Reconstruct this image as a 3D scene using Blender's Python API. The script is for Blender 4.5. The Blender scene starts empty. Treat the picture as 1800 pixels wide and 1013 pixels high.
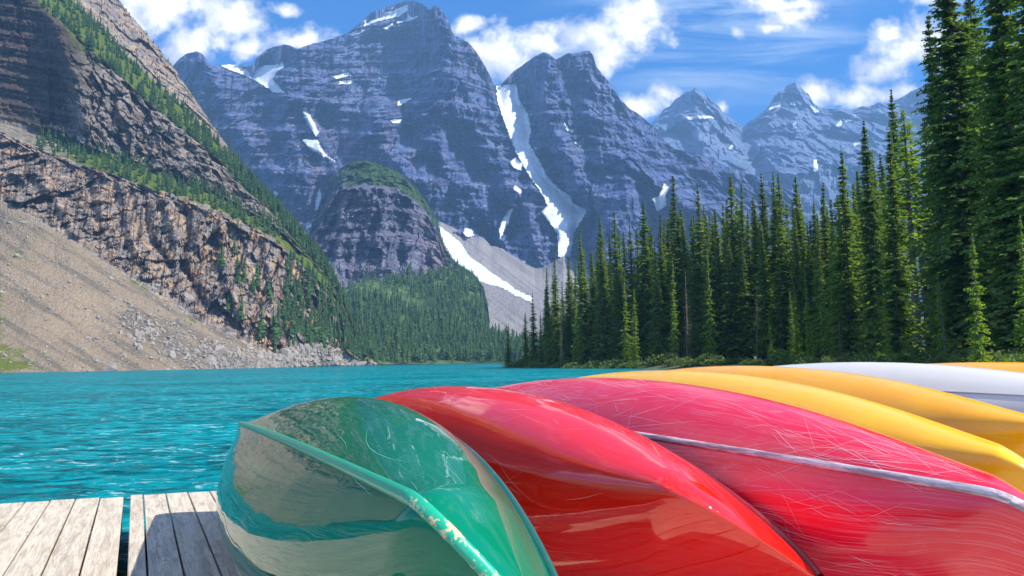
import bpy, math, random
import numpy as np
from mathutils import Matrix, Vector
S = bpy.context.scene
COL = S.collection
rng = np.random.default_rng(7)
random.seed(7)
R = math.radians

# ------------------------------------------------------------------ camera, light, exposure
F = 1300.0
CROLL = R(0.9)
CPITCH = math.atan((635.5 - 506.5) / F)
EYE = 1.15                                   # eye above the dock (dock top is z = 0)
WATER = -0.35
cam_d = bpy.data.cameras.new('camera')
cam = bpy.data.objects.new('camera', cam_d)
COL.objects.link(cam)
cam_d.sensor_width = 36
cam_d.lens = 36 * F / 1800
cam_d.clip_start = 0.05
cam_d.clip_end = 40000
fw = Vector((0, math.cos(CPITCH), math.sin(CPITCH)))
up = Vector((0, -math.sin(CPITCH), math.cos(CPITCH)))
rt = Vector((1, 0, 0))
r2 = rt * math.cos(CROLL) - up * math.sin(CROLL)
u2 = up * math.cos(CROLL) + rt * math.sin(CROLL)
cam.matrix_world = Matrix(((r2.x, u2.x, -fw.x, 0), (r2.y, u2.y, -fw.y, 0), (r2.z, u2.z, -fw.z, EYE), (0, 0, 0, 1)))
S.camera = cam

SUN_AZ, SUN_EL = R(110), R(43)                 # azimuth clockwise from +Y
SKY_STRENGTH, SUN_STRENGTH = 0.145, 5.0
S.view_settings.view_transform = 'Standard'
S.view_settings.look = 'None'
S.view_settings.gamma = 1
S.view_settings.use_curve_mapping = False
S.view_settings.exposure = 0.72
S.cycles.max_bounces = 8
S.cycles.transparent_max_bounces = 12
S.cycles.volume_bounces = 0

sun_d = bpy.data.lights.new('sun', 'SUN')
sun_d.energy = SUN_STRENGTH
sun_d.angle = R(0.5)
sun_d.color = (1.0, 0.93, 0.82)
sun = bpy.data.objects.new('sun', sun_d)
COL.objects.link(sun)
sdir = Vector((math.sin(SUN_AZ) * math.cos(SUN_EL), math.cos(SUN_AZ) * math.cos(SUN_EL), math.sin(SUN_EL)))
sun.rotation_euler = sdir.to_track_quat('Z', 'Y').to_euler()
sun.location = sdir * 50


def ray(px, py):
    """world direction (y = 1) through a point of the photograph, 1800 x 1013"""
    dx = np.asarray(px, float) - 900.0
    dy = np.asarray(py, float) - 506.5
    cr, sr = math.cos(CROLL), math.sin(CROLL)
    a = dx * cr - dy * sr
    b = dx * sr + dy * cr
    a, b = a / F, -b / F
    y = math.cos(CPITCH) - b * math.sin(CPITCH)
    z = math.sin(CPITCH) + b * math.cos(CPITCH)
    return a / y, z / y                       # X/Y, Z/Y


def at(px, py, D):
    x, z = ray(px, py)
    return np.stack([x * D, np.asarray(D, float) * np.ones_like(x), z * D + EYE], -1)


# ------------------------------------------------------------------ node helpers
class NT:
    def __init__(s, tree):
        s.t = tree
        s.n = tree.nodes
        s.l = tree.links

    def new(s, typ, **kw):
        n = s.n.new(typ)
        for k, v in kw.items():
            if k == 'ins':
                for a, b in v.items():
                    s.put(n.inputs[a], b)
            else:
                setattr(n, k, v)
        return n

    def put(s, sock, v):
        if isinstance(v, bpy.types.NodeSocket):
            s.l.new(v, sock)
        elif isinstance(v, (tuple, list)) and len(v) == 3 and sock.type == 'RGBA':
            sock.default_value = (*v, 1)
        else:
            sock.default_value = v

    def m(s, op, a, b=None, c=None, clamp=False):
        n = s.new('ShaderNodeMath', operation=op, use_clamp=clamp)
        s.put(n.inputs[0], a)
        if b is not None: s.put(n.inputs[1], b)
        if c is not None: s.put(n.inputs[2], c)
        return n.outputs[0]

    def v(s, op, a, b=None):
        n = s.new('ShaderNodeVectorMath', operation=op)
        s.put(n.inputs[0], a)
        if b is not None: s.put(n.inputs[1], b)
        return n.outputs['Value'] if op in ('LENGTH', 'DOT_PRODUCT') else n.outputs[0]

    def mix(s, f, a, b, blend='MIX'):
        n = s.new('ShaderNodeMix', data_type='RGBA', blend_type=blend)
        s.put(n.inputs[0], f); s.put(n.inputs[6], a); s.put(n.inputs[7], b)
        return n.outputs[2]

    def step(s, x, lo, hi, a=0.0, b=1.0):
        n = s.new('ShaderNodeMapRange', interpolation_type='SMOOTHSTEP')
        s.put(n.inputs[0], x)
        for i, q in enumerate((lo, hi, a, b)): s.put(n.inputs[i + 1], q)
        return n.outputs[0]

    def noise(s, vec, scale, detail=5, rough=0.55, dist=0.0, out=0):
        n = s.new('ShaderNodeTexNoise')
        if vec is not None: s.put(n.inputs['Vector'], vec)
        n.inputs['Scale'].default_value = scale
        n.inputs['Detail'].default_value = detail
        n.inputs['Roughness'].default_value = rough
        n.inputs['Distortion'].default_value = dist
        return n.outputs[out]

    def scale(s, vec, sc, rot=(0, 0, 0), loc=(0, 0, 0)):
        n = s.new('ShaderNodeMapping')
        s.put(n.inputs[0], vec)
        n.inputs[1].default_value = loc
        n.inputs[2].default_value = rot
        n.inputs[3].default_value = sc
        return n.outputs[0]

    def bump(s, h, strength, dist, normal=None):
        n = s.new('ShaderNodeBump')
        s.put(n.inputs['Height'], h)
        n.inputs['Strength'].default_value = strength
        n.inputs['Distance'].default_value = dist
        if normal is not None: s.put(n.inputs['Normal'], normal)
        return n.outputs[0]


def material(name):
    m = bpy.data.materials.new(name)
    m.use_nodes = True
    t = NT(m.node_tree)
    b = t.n['Principled BSDF']
    return m, t, b


# ------------------------------------------------------------------ world: sky and clouds
w = bpy.data.worlds.new('World')
S.world = w
w.use_nodes = True
t = NT(w.node_tree)
bg = t.n['Background']
sky = t.new('ShaderNodeTexSky', sky_type='NISHITA')
sky.sun_disc = False
sky.sun_elevation = SUN_EL
sky.sun_rotation = SUN_AZ
sky.altitude = 2500
sky.air_density = 1.0
sky.dust_density = 0.3
sky.ozone_density = 5.0
hs = t.new('ShaderNodeHueSaturation')
hs.inputs['Saturation'].default_value = 1.45
hs.inputs['Value'].default_value = 1.0
t.l.new(sky.outputs[0], hs.inputs['Color'])
tint = t.mix(1.0, hs.outputs[0], (0.74, 1.10, 1.16), 'MULTIPLY')
tc = t.new('ShaderNodeTexCoord')
d = t.v('NORMALIZE', tc.outputs['Generated'])
sep = t.new('ShaderNodeSeparateXYZ'); t.l.new(d, sep.inputs[0])
X, Y, Z = sep.outputs
ys = t.m('MAXIMUM', Y, 0.02)
cx = t.new('ShaderNodeCombineXYZ')
t.put(cx.inputs[0], t.m('DIVIDE', X, ys)); t.put(cx.inputs[1], t.m('DIVIDE', Z, ys))
uv = cx.outputs[0]
warp = t.v('SUBTRACT', t.noise(uv, 9.0, 5, 0.6, out=1), (0.5, 0.5, 0.5))
uvw = t.v('ADD', uv, t.v('MULTIPLY', warp, (0.09, 0.06, 0)))
blobs = [(265, 8, 85, 42), (225, 30, 50, 40), (330, 78, 48, 34), (395, 25, 55, 32), (438, 84, 34, 20), (522, 68, 44, 20),
         (492, 14, 24, 10), (822, 46, 28, 14), (868, 98, 40, 38), (895, 122, 46, 32), (950, 80, 38, 32),
         (1008, 66, 48, 34), (1066, 72, 50, 40), (1112, 42, 52, 38), (1142, 18, 26, 24), (1065, 108, 26, 26),
         (1125, 188, 42, 20), (1160, 165, 22, 16), (1372, 6, 62, 14), (1398, 34, 36, 20), (1370, 50, 20, 9),
         (1550, 120, 46, 22), (1605, 92, 58, 36), (1575, 66, 30, 16), (1650, 70, 50, 34), (1440, 168, 28, 20), (1500, 178, 44, 16),
         (1560, 170, 60, 16), (1640, 0, 44, 14), (1255, 190, 14, 12), (1295, 55, 14, 7)]
acc = None
for (px, py, rx, ry) in blobs:
    gx, gz = ray(px, py)
    q = t.v('LENGTH', t.v('MULTIPLY', t.v('SUBTRACT', uvw, (float(gx), float(gz), 0)), (F / (rx * 1.6), F / (ry * 1.65), 0)))
    q = t.m('SUBTRACT', 1.0, q)
    acc = q if acc is None else t.m('SMOOTH_MAX', acc, q, 0.25)
fine = t.noise(uv, 22.0, 8, 0.62)
cl = t.m('ADD', acc, t.m('MULTIPLY', t.m('SUBTRACT', fine, 0.5), 2.1))
front = t.m('MULTIPLY', t.step(cl, -0.12, 0.85), t.step(cl, -0.1, 0.15))
# clouds over the unseen rest of the sky, thickened to add neutral fill light
gen = t.noise(t.v('MULTIPLY', d, (1.0, 1.0, 2.2)), 3.2, 7, 0.6)
rest = t.step(gen, 0.47, 0.60)
gsep = t.new('ShaderNodeSeparateXYZ'); t.l.new(uv, gsep.inputs[0])
outside = t.m('MAXIMUM', t.m('SUBTRACT', 1.0, t.step(Y, 0.42, 0.62)), t.m('MAXIMUM', t.step(gsep.outputs[1], 0.58, 0.72), t.step(t.m('ABSOLUTE', gsep.outputs[0]), 0.78, 0.95)))
dens = t.m('MAXIMUM', t.m('MULTIPLY', front, t.step(Y, 0.3, 0.5)), t.m('MULTIPLY', rest, outside))
# thin streaks of high cloud
cir = t.noise(t.scale(uv, (1.0, 7.5, 1.0), (0, 0, R(-17))), 3.0, 6, 0.62, 0.4)
cirm = t.m('MULTIPLY', t.step(cir, 0.40, 0.70), 0.75)
gx, gz = ray(1270, 55)
wq = t.v('LENGTH', t.v('MULTIPLY', t.v('SUBTRACT', uv, (float(gx), float(gz), 0)), (3.6, 8.5, 0)))
cirm = t.m('MULTIPLY', cirm, t.step(wq, 1.15, 0.3))
shade = t.noise(uv, 14.0, 5, 0.55)
ccol = t.mix(t.step(t.m('ADD', t.m('MULTIPLY', shade, 0.7), t.m('MULTIPLY', cl, 0.14)), 0.32, 0.52), (0.72, 0.74, 0.80), (1.45, 1.36, 1.26))
strn = t.new('ShaderNodeMix', data_type='RGBA', blend_type='MULTIPLY')
skyc = t.v('MULTIPLY', tint, (SKY_STRENGTH,) * 3)
mixed = t.mix(cirm, skyc, (0.62, 0.74, 0.86))
mixed = t.mix(t.m('MULTIPLY', dens, 0.97), mixed, ccol)
t.put(bg.inputs[0], mixed)
bg.inputs[1].default_value = 1.0
t.n.remove(strn)

# ------------------------------------------------------------------ numpy noise
_perm = np.random.default_rng(11).permutation(512).astype(np.int64) % 256
_perm = np.concatenate([_perm, _perm])
_g = np.random.default_rng(5).normal(size=(256, 3))
_g /= np.linalg.norm(_g, axis=1)[:, None]


def perlin(P):
    P = np.asarray(P, float)
    sh = P.shape[:-1]
    P = P.reshape(-1, 3)
    i = np.floor(P).astype(np.int64)
    f = P - i
    u = f * f * f * (f * (f * 6 - 15) + 10)
    i &= 255
    out = 0
    for dx in (0, 1):
        for dy in (0, 1):
            for dz in (0, 1):
                h = _perm[(_perm[(_perm[(i[:, 0] + dx) & 255] + i[:, 1] + dy) & 255] + i[:, 2] + dz) & 255]
                g = _g[h]
                dot = g[:, 0] * (f[:, 0] - dx) + g[:, 1] * (f[:, 1] - dy) + g[:, 2] * (f[:, 2] - dz)
                out = out + dot * (u[:, 0] if dx else 1 - u[:, 0]) * (u[:, 1] if dy else 1 - u[:, 1]) * (u[:, 2] if dz else 1 - u[:, 2])
    return out.reshape(sh)


def fbm(P, sc, octv=5, gain=0.5):
    P = np.asarray(P) / np.asarray(sc, float)
    a, s, tot = 1.0, 0, 0
    for k in range(octv):
        s = s + a * perlin(P + 17.3 * k); tot += a
        P = P * 2.03; a *= gain
    return s / tot * 1.6


def ridged(P, sc, octv=5, gain=0.5):
    P = np.asarray(P) / np.asarray(sc, float)
    a, s, tot, wgt = 1.0, 0, 0, 1.0
    for k in range(octv):
        n = 1 - np.abs(perlin(P + 9.1 * k)) * 2.2
        n = np.clip(n, 0, 1) ** 2 * wgt
        wgt = np.clip(n * 1.6, 0, 1)
        s = s + a * n; tot += a
        P = P * 2.1; a *= gain
    return s / tot


def facets(P, sc, slope=1.0, seed=0):
    """angular blocks: every cell is a plane of its own height and tilt"""
    P = np.asarray(P, float) / np.asarray(sc, float)
    sh = P.shape[:-1]
    P = P.reshape(-1, 3)
    i0 = np.floor(P).astype(np.int64)
    bd = np.full(len(P), 1e9); bid = np.zeros(len(P), np.int64); bv = np.zeros_like(P)
    for dx in (-1, 0, 1):
        for dy in (-1, 0, 1):
            for dz in (-1, 0, 1):
                c = i0 + (dx, dy, dz)
                h = _perm[(_perm[(_perm[(c[:, 0] + seed) & 255] + c[:, 1]) & 255] + c[:, 2]) & 255]
                v = P - c - 0.5 - _g[h] * 0.55
                dd = (v * v).sum(1)
                m = dd < bd
                bd[m] = dd[m]; bid[m] = h[m]; bv[m] = v[m]
    g = _g[(bid + 91) & 255]
    return ((bid % 17) / 16.0 - 0.5 + slope * (bv * g).sum(1)).reshape(sh)


def sstep(x, a, b):
    q = np.clip((x - a) / (b - a), 0, 1)
    return q * q * (3 - 2 * q)


# ------------------------------------------------------------------ mesh helpers
def mesh_np(name, V, Fc, mats=(), smooth=False, mi=None, attrs=None, uvs=None):
    me = bpy.data.meshes.new(name)
    V = np.asarray(V, np.float32).reshape(-1, 3)
    Fc = np.asarray(Fc, np.int32)
    k = Fc.shape[1]
    me.vertices.add(len(V)); me.vertices.foreach_set('co', V.ravel())
    me.loops.add(Fc.size); me.loops.foreach_set('vertex_index', Fc.ravel())
    me.polygons.add(len(Fc))
    me.polygons.foreach_set('loop_start', np.arange(0, Fc.size, k, dtype=np.int32))
    for m in mats: me.materials.append(m)
    if mi is not None: me.polygons.foreach_set('material_index', np.asarray(mi, np.int32))
    me.polygons.foreach_set('use_smooth', np.full(len(Fc), smooth))
    for nm, arr in (attrs or {}).items():
        a = me.attributes.new(nm, 'FLOAT', 'POINT')
        a.data.foreach_set('value', np.asarray(arr, np.float32).ravel())
    if uvs is not None:
        l = me.uv_layers.new(name='UVMap')
        l.data.foreach_set('uv', np.asarray(uvs, np.float32)[Fc.ravel()].ravel())
    me.update(calc_edges=True)
    me.validate()
    return me


def obj(name, me, parent=None, **props):
    o = bpy.data.objects.new(name, me)
    COL.objects.link(o)
    if parent is not None: o.parent = parent
    for k, v in props.items(): o[k] = v
    return o


def grid_faces(nr, nc, flip=False):
    a = np.arange(nr * nc).reshape(nr, nc)
    f = np.stack([a[:-1, :-1], a[:-1, 1:], a[1:, 1:], a[1:, :-1]], -1).reshape(-1, 4)
    return f[:, ::-1] if flip else f


def curve(pts, x):
    p = np.array(pts, float)
    return np.interp(x, p[:, 0], p[:, 1]), np.interp(x, p[:, 0], p[:, 2])


def inpoly(px, py, poly):
    c = np.zeros(px.shape, bool)
    n = len(poly)
    for i in range(n):
        x1, y1 = poly[i]; x2, y2 = poly[(i + 1) % n]
        if y1 == y2: continue
        c ^= ((y1 > py) != (y2 > py)) & (px < (x2 - x1) * (py - y1) / (y2 - y1) + x1)
    return c


def pathdist(px, py, path):
    d = np.full(px.shape, 1e9)
    for (x1, y1), (x2, y2) in zip(path[:-1], path[1:]):
        vx, vy = x2 - x1, y2 - y1
        tt = np.clip(((px - x1) * vx + (py - y1) * vy) / (vx * vx + vy * vy), 0, 1)
        d = np.minimum(d, np.hypot(px - x1 - tt * vx, py - y1 - tt * vy))
    return d


def loft(xs, curves, rows, relief=None, jag=0.0, jagscale=14.0, back=0.35, wob=0.0):
    """A relief built column by column between curves (x, y in the photograph, distance): real 3-D terrain."""
    ys, ds = [], []
    for c in curves:
        y, dd = curve(c, xs)
        ys.append(y); ds.append(dd)
    ys, ds = np.array(ys), np.array(ds)
    if jag:
        q = np.stack([xs, xs * 0, xs * 0], -1)
        ys[-1] += jag * (fbm(q, jagscale, 5, 0.6) * 1.2)
    if wob:
        for k in range(1, len(ys) - 1):
            q = np.stack([xs, xs * 0 + 40 * k, xs * 0], -1)
            ys[k] += wob * fbm(q, 50.0, 5, 0.6)
    for k in range(1, len(ys)):
        ys[k] = np.minimum(ys[k], ys[k - 1] - 0.05)
        ds[k] = np.maximum(ds[k], ds[k - 1] + 0.5)
    PY, PD, SEG = [ys[0]], [ds[0]], [np.zeros_like(xs)]
    for k, n in enumerate(rows):
        for j in range(1, n + 1):
            f = j / n
            PY.append(ys[k] + (ys[k + 1] - ys[k]) * f)
            PD.append(ds[k] + (ds[k + 1] - ds[k]) * f)
            SEG.append(np.full_like(xs, k + f))
    PY, PD, SEG = np.array(PY), np.array(PD), np.array(SEG)
    PX = np.broadcast_to(xs, PY.shape).copy()
    W = at(PX, PY, PD)
    if relief is not None:
        PD = np.maximum(PD + relief(PX, PY, PD, W, SEG), 20)
        W = at(PX, PY, PD)
    # the far side falls away behind the skyline
    top = W[-1].copy()
    Bs = []
    for f in (0.12, 0.5, 1.0):
        b = top.copy()
        b[:, 1] += top[:, 1] * back * f
        b[:, 0] += top[:, 0] * back * f
        b[:, 2] -= (top[:, 2] + 5) * f ** 0.8
        Bs.append(b)
    Wf = np.concatenate([W, np.array(Bs)], 0)
    return PX, PY, PD, SEG, W, Wf


# ------------------------------------------------------------------ materials
def rock_material(name, base, dark, warm, unit, strata=1.0, warmamt=0.5, bumpd=1.0, streak=0.6, vegcol=(0.075, 0.13, 0.02), grain=0.3):
    m, t, b = material(name)
    g = t.new('ShaderNodeNewGeometry').outputs['Position']
    P = t.v('MULTIPLY', g, (1 / unit,) * 3)
    big = t.noise(P, 0.35, 6, 0.6)
    wv = t.v('ADD', P, t.v('MULTIPLY', t.noise(P, 0.6, 4, 0.5, out=1), (0.5, 0.5, 0.5)))
    st = t.noise(t.scale(wv, (0.35, 0.35, 7.0), (0, R(7), 0)), 1.1, 4, 0.6)
    sk = t.noise(t.scale(wv, (3.2, 3.2, 0.28)), 1.6, 7, 0.65)
    fn = t.noise(P, 6.0, 8, 0.65)
    c = t.mix(t.step(st, 0.40, 0.52), dark, base)
    c = t.mix(strata, base, c)
    c = t.mix(t.m('MULTIPLY', t.step(sk, 0.50, 0.58), streak), c, dark)
    wa = t.new('ShaderNodeAttribute', attribute_name='warm').outputs['Fac']
    wm = t.m('MULTIPLY', t.step(t.noise(t.scale(P, (1.8, 1.8, 0.5)), 1.1, 6, 0.6), 0.46, 0.62), t.m('ADD', wa, warmamt), clamp=True)
    c = t.mix(wm, c, warm)
    c = t.mix(t.step(fn, 0.34, 0.70), t.mix(grain, c, (0.02, 0.02, 0.025)), t.mix(0.14, c, (0.85, 0.82, 0.78)))
    md_ = t.noise(t.scale(wv, (1.6, 1.6, 0.9)), 1.0, 3, 0.5)
    c = t.mix(t.m('MULTIPLY', t.step(md_, 0.50, 0.62), 0.45), c, dark)
    c = t.mix(t.m('MULTIPLY', t.step(big, 0.35, 0.65), 0.35), c, dark)
    sa = t.new('ShaderNodeAttribute', attribute_name='stain_shade').outputs['Fac']
    c = t.mix(sa, c, t.mix(1.0, c, (0.30, 0.25, 0.23), 'MULTIPLY'))  # darkens for rock stain and for painted cliff shade
    va = t.new('ShaderNodeAttribute', attribute_name='veg').outputs['Fac']
    vn = t.step(t.m('ADD', va, t.m('MULTIPLY', t.m('SUBTRACT', t.noise(P, 3.2, 7, 0.7), 0.5), 1.6)), 0.45, 0.62)
    c = t.mix(vn, c, t.mix(t.noise(P, 5.0, 5), (vegcol[0] * .45, vegcol[1] * .5, vegcol[2] * .6), (vegcol[0] * 1.3, vegcol[1] * 1.3, vegcol[2] * 1.3)))
    t.put(b.inputs['Base Color'], c)
    b.inputs['Roughness'].default_value = 0.9
    b.inputs['Specular IOR Level'].default_value = 0.15
    h = t.m('ADD', t.m('MULTIPLY', fn, 0.5), t.m('ADD', t.m('MULTIPLY', sk, 0.5), t.m('MULTIPLY', st, 0.6)))
    vo = t.new('ShaderNodeTexVoronoi', feature='F1'); t.put(vo.inputs['Vector'], t.scale(wv, (1, 1, 0.55))); vo.inputs['Scale'].default_value = 3.4
    h = t.m('ADD', h, t.m('MULTIPLY', vo.outputs['Distance'], 0.5))
    t.put(b.inputs['Normal'], t.bump(h, 1.0, bumpd))
    return m


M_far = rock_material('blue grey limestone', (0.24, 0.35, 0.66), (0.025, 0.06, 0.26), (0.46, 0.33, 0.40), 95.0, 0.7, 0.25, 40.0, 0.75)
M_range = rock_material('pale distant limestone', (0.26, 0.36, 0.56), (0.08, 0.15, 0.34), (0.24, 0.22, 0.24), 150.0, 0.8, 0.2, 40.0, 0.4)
M_dome = rock_material('dark banded limestone', (0.27, 0.27, 0.38), (0.05, 0.055, 0.12), (0.55, 0.33, 0.24), 34.0, 0.8, 0.15, 11.0, 0.7, (0.07, 0.13, 0.02))
M_left = rock_material('weathered tan and grey cliff rock', (0.47, 0.40, 0.33), (0.11, 0.10, 0.105), (0.80, 0.48, 0.20), 17.0, 0.35, 0.30, 4.5, 0.9, (0.13, 0.18, 0.02))


def scree_material(name, a, b_, c_, unit, veg=0.0):
    m, t, b = material(name)
    g = t.new('ShaderNodeNewGeometry').outputs['Position']
    P = t.v('MULTIPLY', g, (1 / unit,) * 3)
    big = t.noise(t.scale(P, (0.5, 0.5, 0.5)), 0.5, 5, 0.6, 0.5)
    st = t.new('ShaderNodeAttribute', attribute_name='streak').outputs['Fac']
    fn = t.noise(P, 12.0, 7, 0.75)
    vo = t.new('ShaderNodeTexVoronoi', feature='F1'); t.put(vo.inputs['Vector'], P); vo.inputs['Scale'].default_value = 16.0
    c = t.mix(t.step(big, 0.35, 0.65), a, b_)
    c = t.mix(t.m('MULTIPLY', t.step(st, 0.45, 0.75), 0.8), c, c_)
    c = t.mix(t.step(fn, 0.30, 0.70), t.mix(0.32, c, (0.05, 0.04, 0.03)), t.mix(0.08, c, (0.8, 0.75, 0.66)))
    c = t.mix(t.m('MULTIPLY', t.step(vo.outputs['Distance'], 0.05, 0.5), 0.2), c, (0.08, 0.07, 0.06))
    va = t.new('ShaderNodeAttribute', attribute_name='veg').outputs['Fac']
    vn = t.step(t.m('ADD', va, t.m('MULTIPLY', t.m('SUBTRACT', t.noise(P, 2.2, 7, 0.75), 0.5), 1.7)), 0.45, 0.7)
    c = t.mix(vn, c, t.mix(fn, (0.06, 0.08, 0.02), (0.16, 0.19, 0.03)))
    t.put(b.inputs['Base Color'], c)
    b.inputs['Roughness'].default_value = 0.95
    b.inputs['Specular IOR Level'].default_value = 0.1
    h = t.m('ADD', fn, t.m('MULTIPLY', vo.outputs['Distance'], -0.7))
    t.put(b.inputs['Normal'], t.bump(h, 0.7, unit * 0.07))
    return m


M_scree = scree_material('tan scree', (0.38, 0.285, 0.185), (0.29, 0.22, 0.145), (0.14, 0.12, 0.09), 18.0)
M_talus = scree_material('pale grey talus', (0.46, 0.43, 0.41), (0.36, 0.34, 0.34), (0.27, 0.26, 0.27), 75.0)

M_snow, t, b = material('old snow')
g = t.new('ShaderNodeNewGeometry').outputs['Position']
n1 = t.noise(t.scale(g, (0.05, 0.05, 0.012)), 1.0, 6, 0.6)
t.put(b.inputs['Base Color'], t.mix(t.step(n1, 0.35, 0.7), (0.86, 0.88, 0.9), (0.62, 0.70, 0.78)))
b.inputs['Roughness'].default_value = 0.7
t.put(b.inputs['Normal'], t.bump(t.noise(g, 0.08, 6, 0.6), 0.6, 6.0))

M_meadow, t, b = material('mountain meadow')
g = t.new('ShaderNodeNewGeometry').outputs['Position']
n1 = t.noise(g, 0.05, 7, 0.7)
t.put(b.inputs['Base Color'], t.mix(t.step(n1, 0.4, 0.6), (0.04, 0.085, 0.02), (0.10, 0.17, 0.03)))
b.inputs['Roughness'].default_value = 0.95
M_bank, t, b = material('mossy bank soil')
g = t.new('ShaderNodeNewGeometry').outputs['Position']
n1 = t.noise(g, 0.8, 8, 0.7)
t.put(b.inputs['Base Color'], t.mix(t.step(n1, 0.4, 0.62), (0.10, 0.08, 0.055), (0.05, 0.085, 0.02)))
b.inputs['Roughness'].default_value = 0.95
t.put(b.inputs['Normal'], t.bump(n1, 0.8, 0.2))


def needle_material(name, c1, c2, hue=0.0):
    m, t, b = material(name)
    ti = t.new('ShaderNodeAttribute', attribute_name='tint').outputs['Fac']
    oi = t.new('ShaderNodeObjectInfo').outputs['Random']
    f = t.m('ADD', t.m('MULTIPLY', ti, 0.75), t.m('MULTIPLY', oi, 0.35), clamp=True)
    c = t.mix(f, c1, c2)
    t.put(b.inputs['Base Color'], c)
    b.inputs['Roughness'].default_value = 0.6
    b.inputs['Specular IOR Level'].default_value = 0.25
    tr = t.new('ShaderNodeBsdfTranslucent')
    t.put(tr.inputs[0], t.mix(1.0, c, (1.5, 1.6, 0.5), 'MULTIPLY'))
    mx = t.new('ShaderNodeMixShader'); mx.inputs[0].default_value = 0.40
    t.l.new(b.outputs[0], mx.inputs[1]); t.l.new(tr.outputs[0], mx.inputs[2])
    t.l.new(mx.outputs[0], t.n['Material Output'].inputs[0])
    return m


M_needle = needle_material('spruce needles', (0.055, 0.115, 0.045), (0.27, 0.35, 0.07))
M_needle_d = needle_material('deep spruce needles', (0.040, 0.090, 0.045), (0.20, 0.27, 0.07))
M_dead = needle_material('bare grey twigs', (0.10, 0.085, 0.075), (0.26, 0.23, 0.20))
M_needle_y = needle_material('yellow green young needles', (0.11, 0.20, 0.03), (0.30, 0.38, 0.04))  # yellower and lighter than the other needles
M_needle_far = needle_material('distant spruce needles', (0.03, 0.085, 0.035), (0.09, 0.18, 0.04))
M_bush = needle_material('willow bush leaves', (0.05, 0.09, 0.03), (0.17, 0.23, 0.07))
M_bark, t, b = material('grey brown bark')
g = t.new('ShaderNodeTexCoord').outputs['Object']
n1 = t.noise(t.scale(g, (6, 6, 1.2)), 1.5, 6, 0.7)
t.put(b.inputs['Base Color'], t.mix(t.step(n1, 0.35, 0.65), (0.06, 0.045, 0.04), (0.21, 0.15, 0.12)))
b.inputs['Roughness'].default_value = 0.95
t.put(b.inputs['Normal'], t.bump(n1, 0.8, 0.03))


# ------------------------------------------------------------------ main range
def tri_terrace(z, h, A, sharp=0.68):
    f = (z / h) % 1.0
    return A * (sstep(f, sharp, 1.0) - f)


SKY_AB = [(250, 150, 3200), (300, 122, 3200), (315, 103, 3250), (330, 94, 3280), (345, 90, 3300), (357, 96, 3300), (366, 110, 3300), (380, 116, 3350), (400, 113, 3400),
          (443, 116, 3450), (452, 100, 3480), (468, 88, 3500), (482, 82, 3500), (500, 79, 3500), (512, 81, 3500), (524, 86, 3500), (540, 80, 3520), (562, 74, 3550),
          (590, 66, 3600), (612, 58, 3600), (625, 47, 3600), (640, 35, 3650), (652, 22, 3650), (664, 19, 3650), (676, 13, 3680), (690, 10, 3700), (700, 5, 3700), (716, 1, 3700), (735, 4, 3700),
          (748, 12, 3700), (757, 16, 3700), (766, 9, 3680), (774, 14, 3660), (781, 26, 3640), (790, 40, 3600), (797, 62, 3550), (812, 68, 3500),
          (826, 78, 3450), (838, 92, 3400), (850, 112, 3350), (860, 130, 3300), (868, 150, 3300), (876, 152, 3450), (884, 145, 3400), (900, 128, 3350),
          (925, 110, 3350), (942, 98, 3350), (956, 91, 3350), (965, 96, 3350), (978, 105, 3350), (990, 98, 3330), (1002, 93, 3330), (1010, 95, 3330), (1022, 91, 3300),
          (1035, 89, 3300), (1043, 98, 3300), (1048, 118, 3280), (1062, 134, 3250), (1075, 150, 3200), (1088, 172, 3180), (1105, 190, 3150),
          (1125, 202, 3100), (1140, 215, 3080), (1160, 240, 3050), (1185, 262, 3000), (1230, 272, 2950), (1270, 290, 2900), (1330, 310, 2850), (1420, 350, 2800), (1600, 400, 2700)]
LEDGE_AB = [(250, 230, 2900), (400, 190, 2900), (480, 175, 2950), (560, 150, 3120), (600, 140, 3150), (700, 146, 3120), (760, 128, 3100), (800, 135, 3080), (870, 185, 3050),
            (900, 190, 3050), (960, 190, 2980), (1040, 190, 2950), (1140, 262, 2900), (1300, 330, 2750), (1600, 430, 2600)]
MID_AB = [(250, 340, 2500), (400, 300, 2500), (560, 270, 2560), (700, 260, 2600), (870, 300, 2600), (960, 300, 2560), (1100, 310, 2500), (1300, 390, 2450), (1600, 480, 2400)]
FOOT_AB = [(250, 470, 2150), (540, 440, 2150), (640, 470, 2150), (770, 400, 2150), (850, 425, 2150), (900, 455, 2150), (960, 470, 2150), (1030, 450, 2150), (1200, 480, 2150), (1600, 540, 2100)]
BASE_AB = [(250, 620, 1500), (1600, 630, 1500)]
COULOIR = [(882, 145), (895, 175), (906, 220), (925, 270), (950, 320), (978, 355), (1000, 385), (993, 430), (990, 470)]
GULLIES = [[(640, 300), (700, 330), (745, 400)], [(560, 180), (600, 260), (560, 330)], [(1000, 120), (1010, 210), (1040, 300)],
           [(700, 150), (720, 240), (800, 330), (860, 430)], [(640, 150), (620, 220)], [(1080, 200), (1110, 300), (1150, 380)], [(800, 250), (860, 330), (900, 400)]]
SPURS = [[(600, 120), (540, 200), (590, 300), (700, 420)], [(797, 62), (810, 130), (860, 230), (930, 380), (970, 460)], [(770, 14), (790, 150), (770, 260), (830, 380)],
         [(956, 95), (960, 200), (1010, 330)], [(1046, 110), (1100, 230), (1110, 330), (1060, 420)], [(520, 90), (500, 200), (540, 330)], [(680, 200), (670, 260), (740, 330)], [(345, 92), (400, 200), (500, 330)]]


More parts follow.
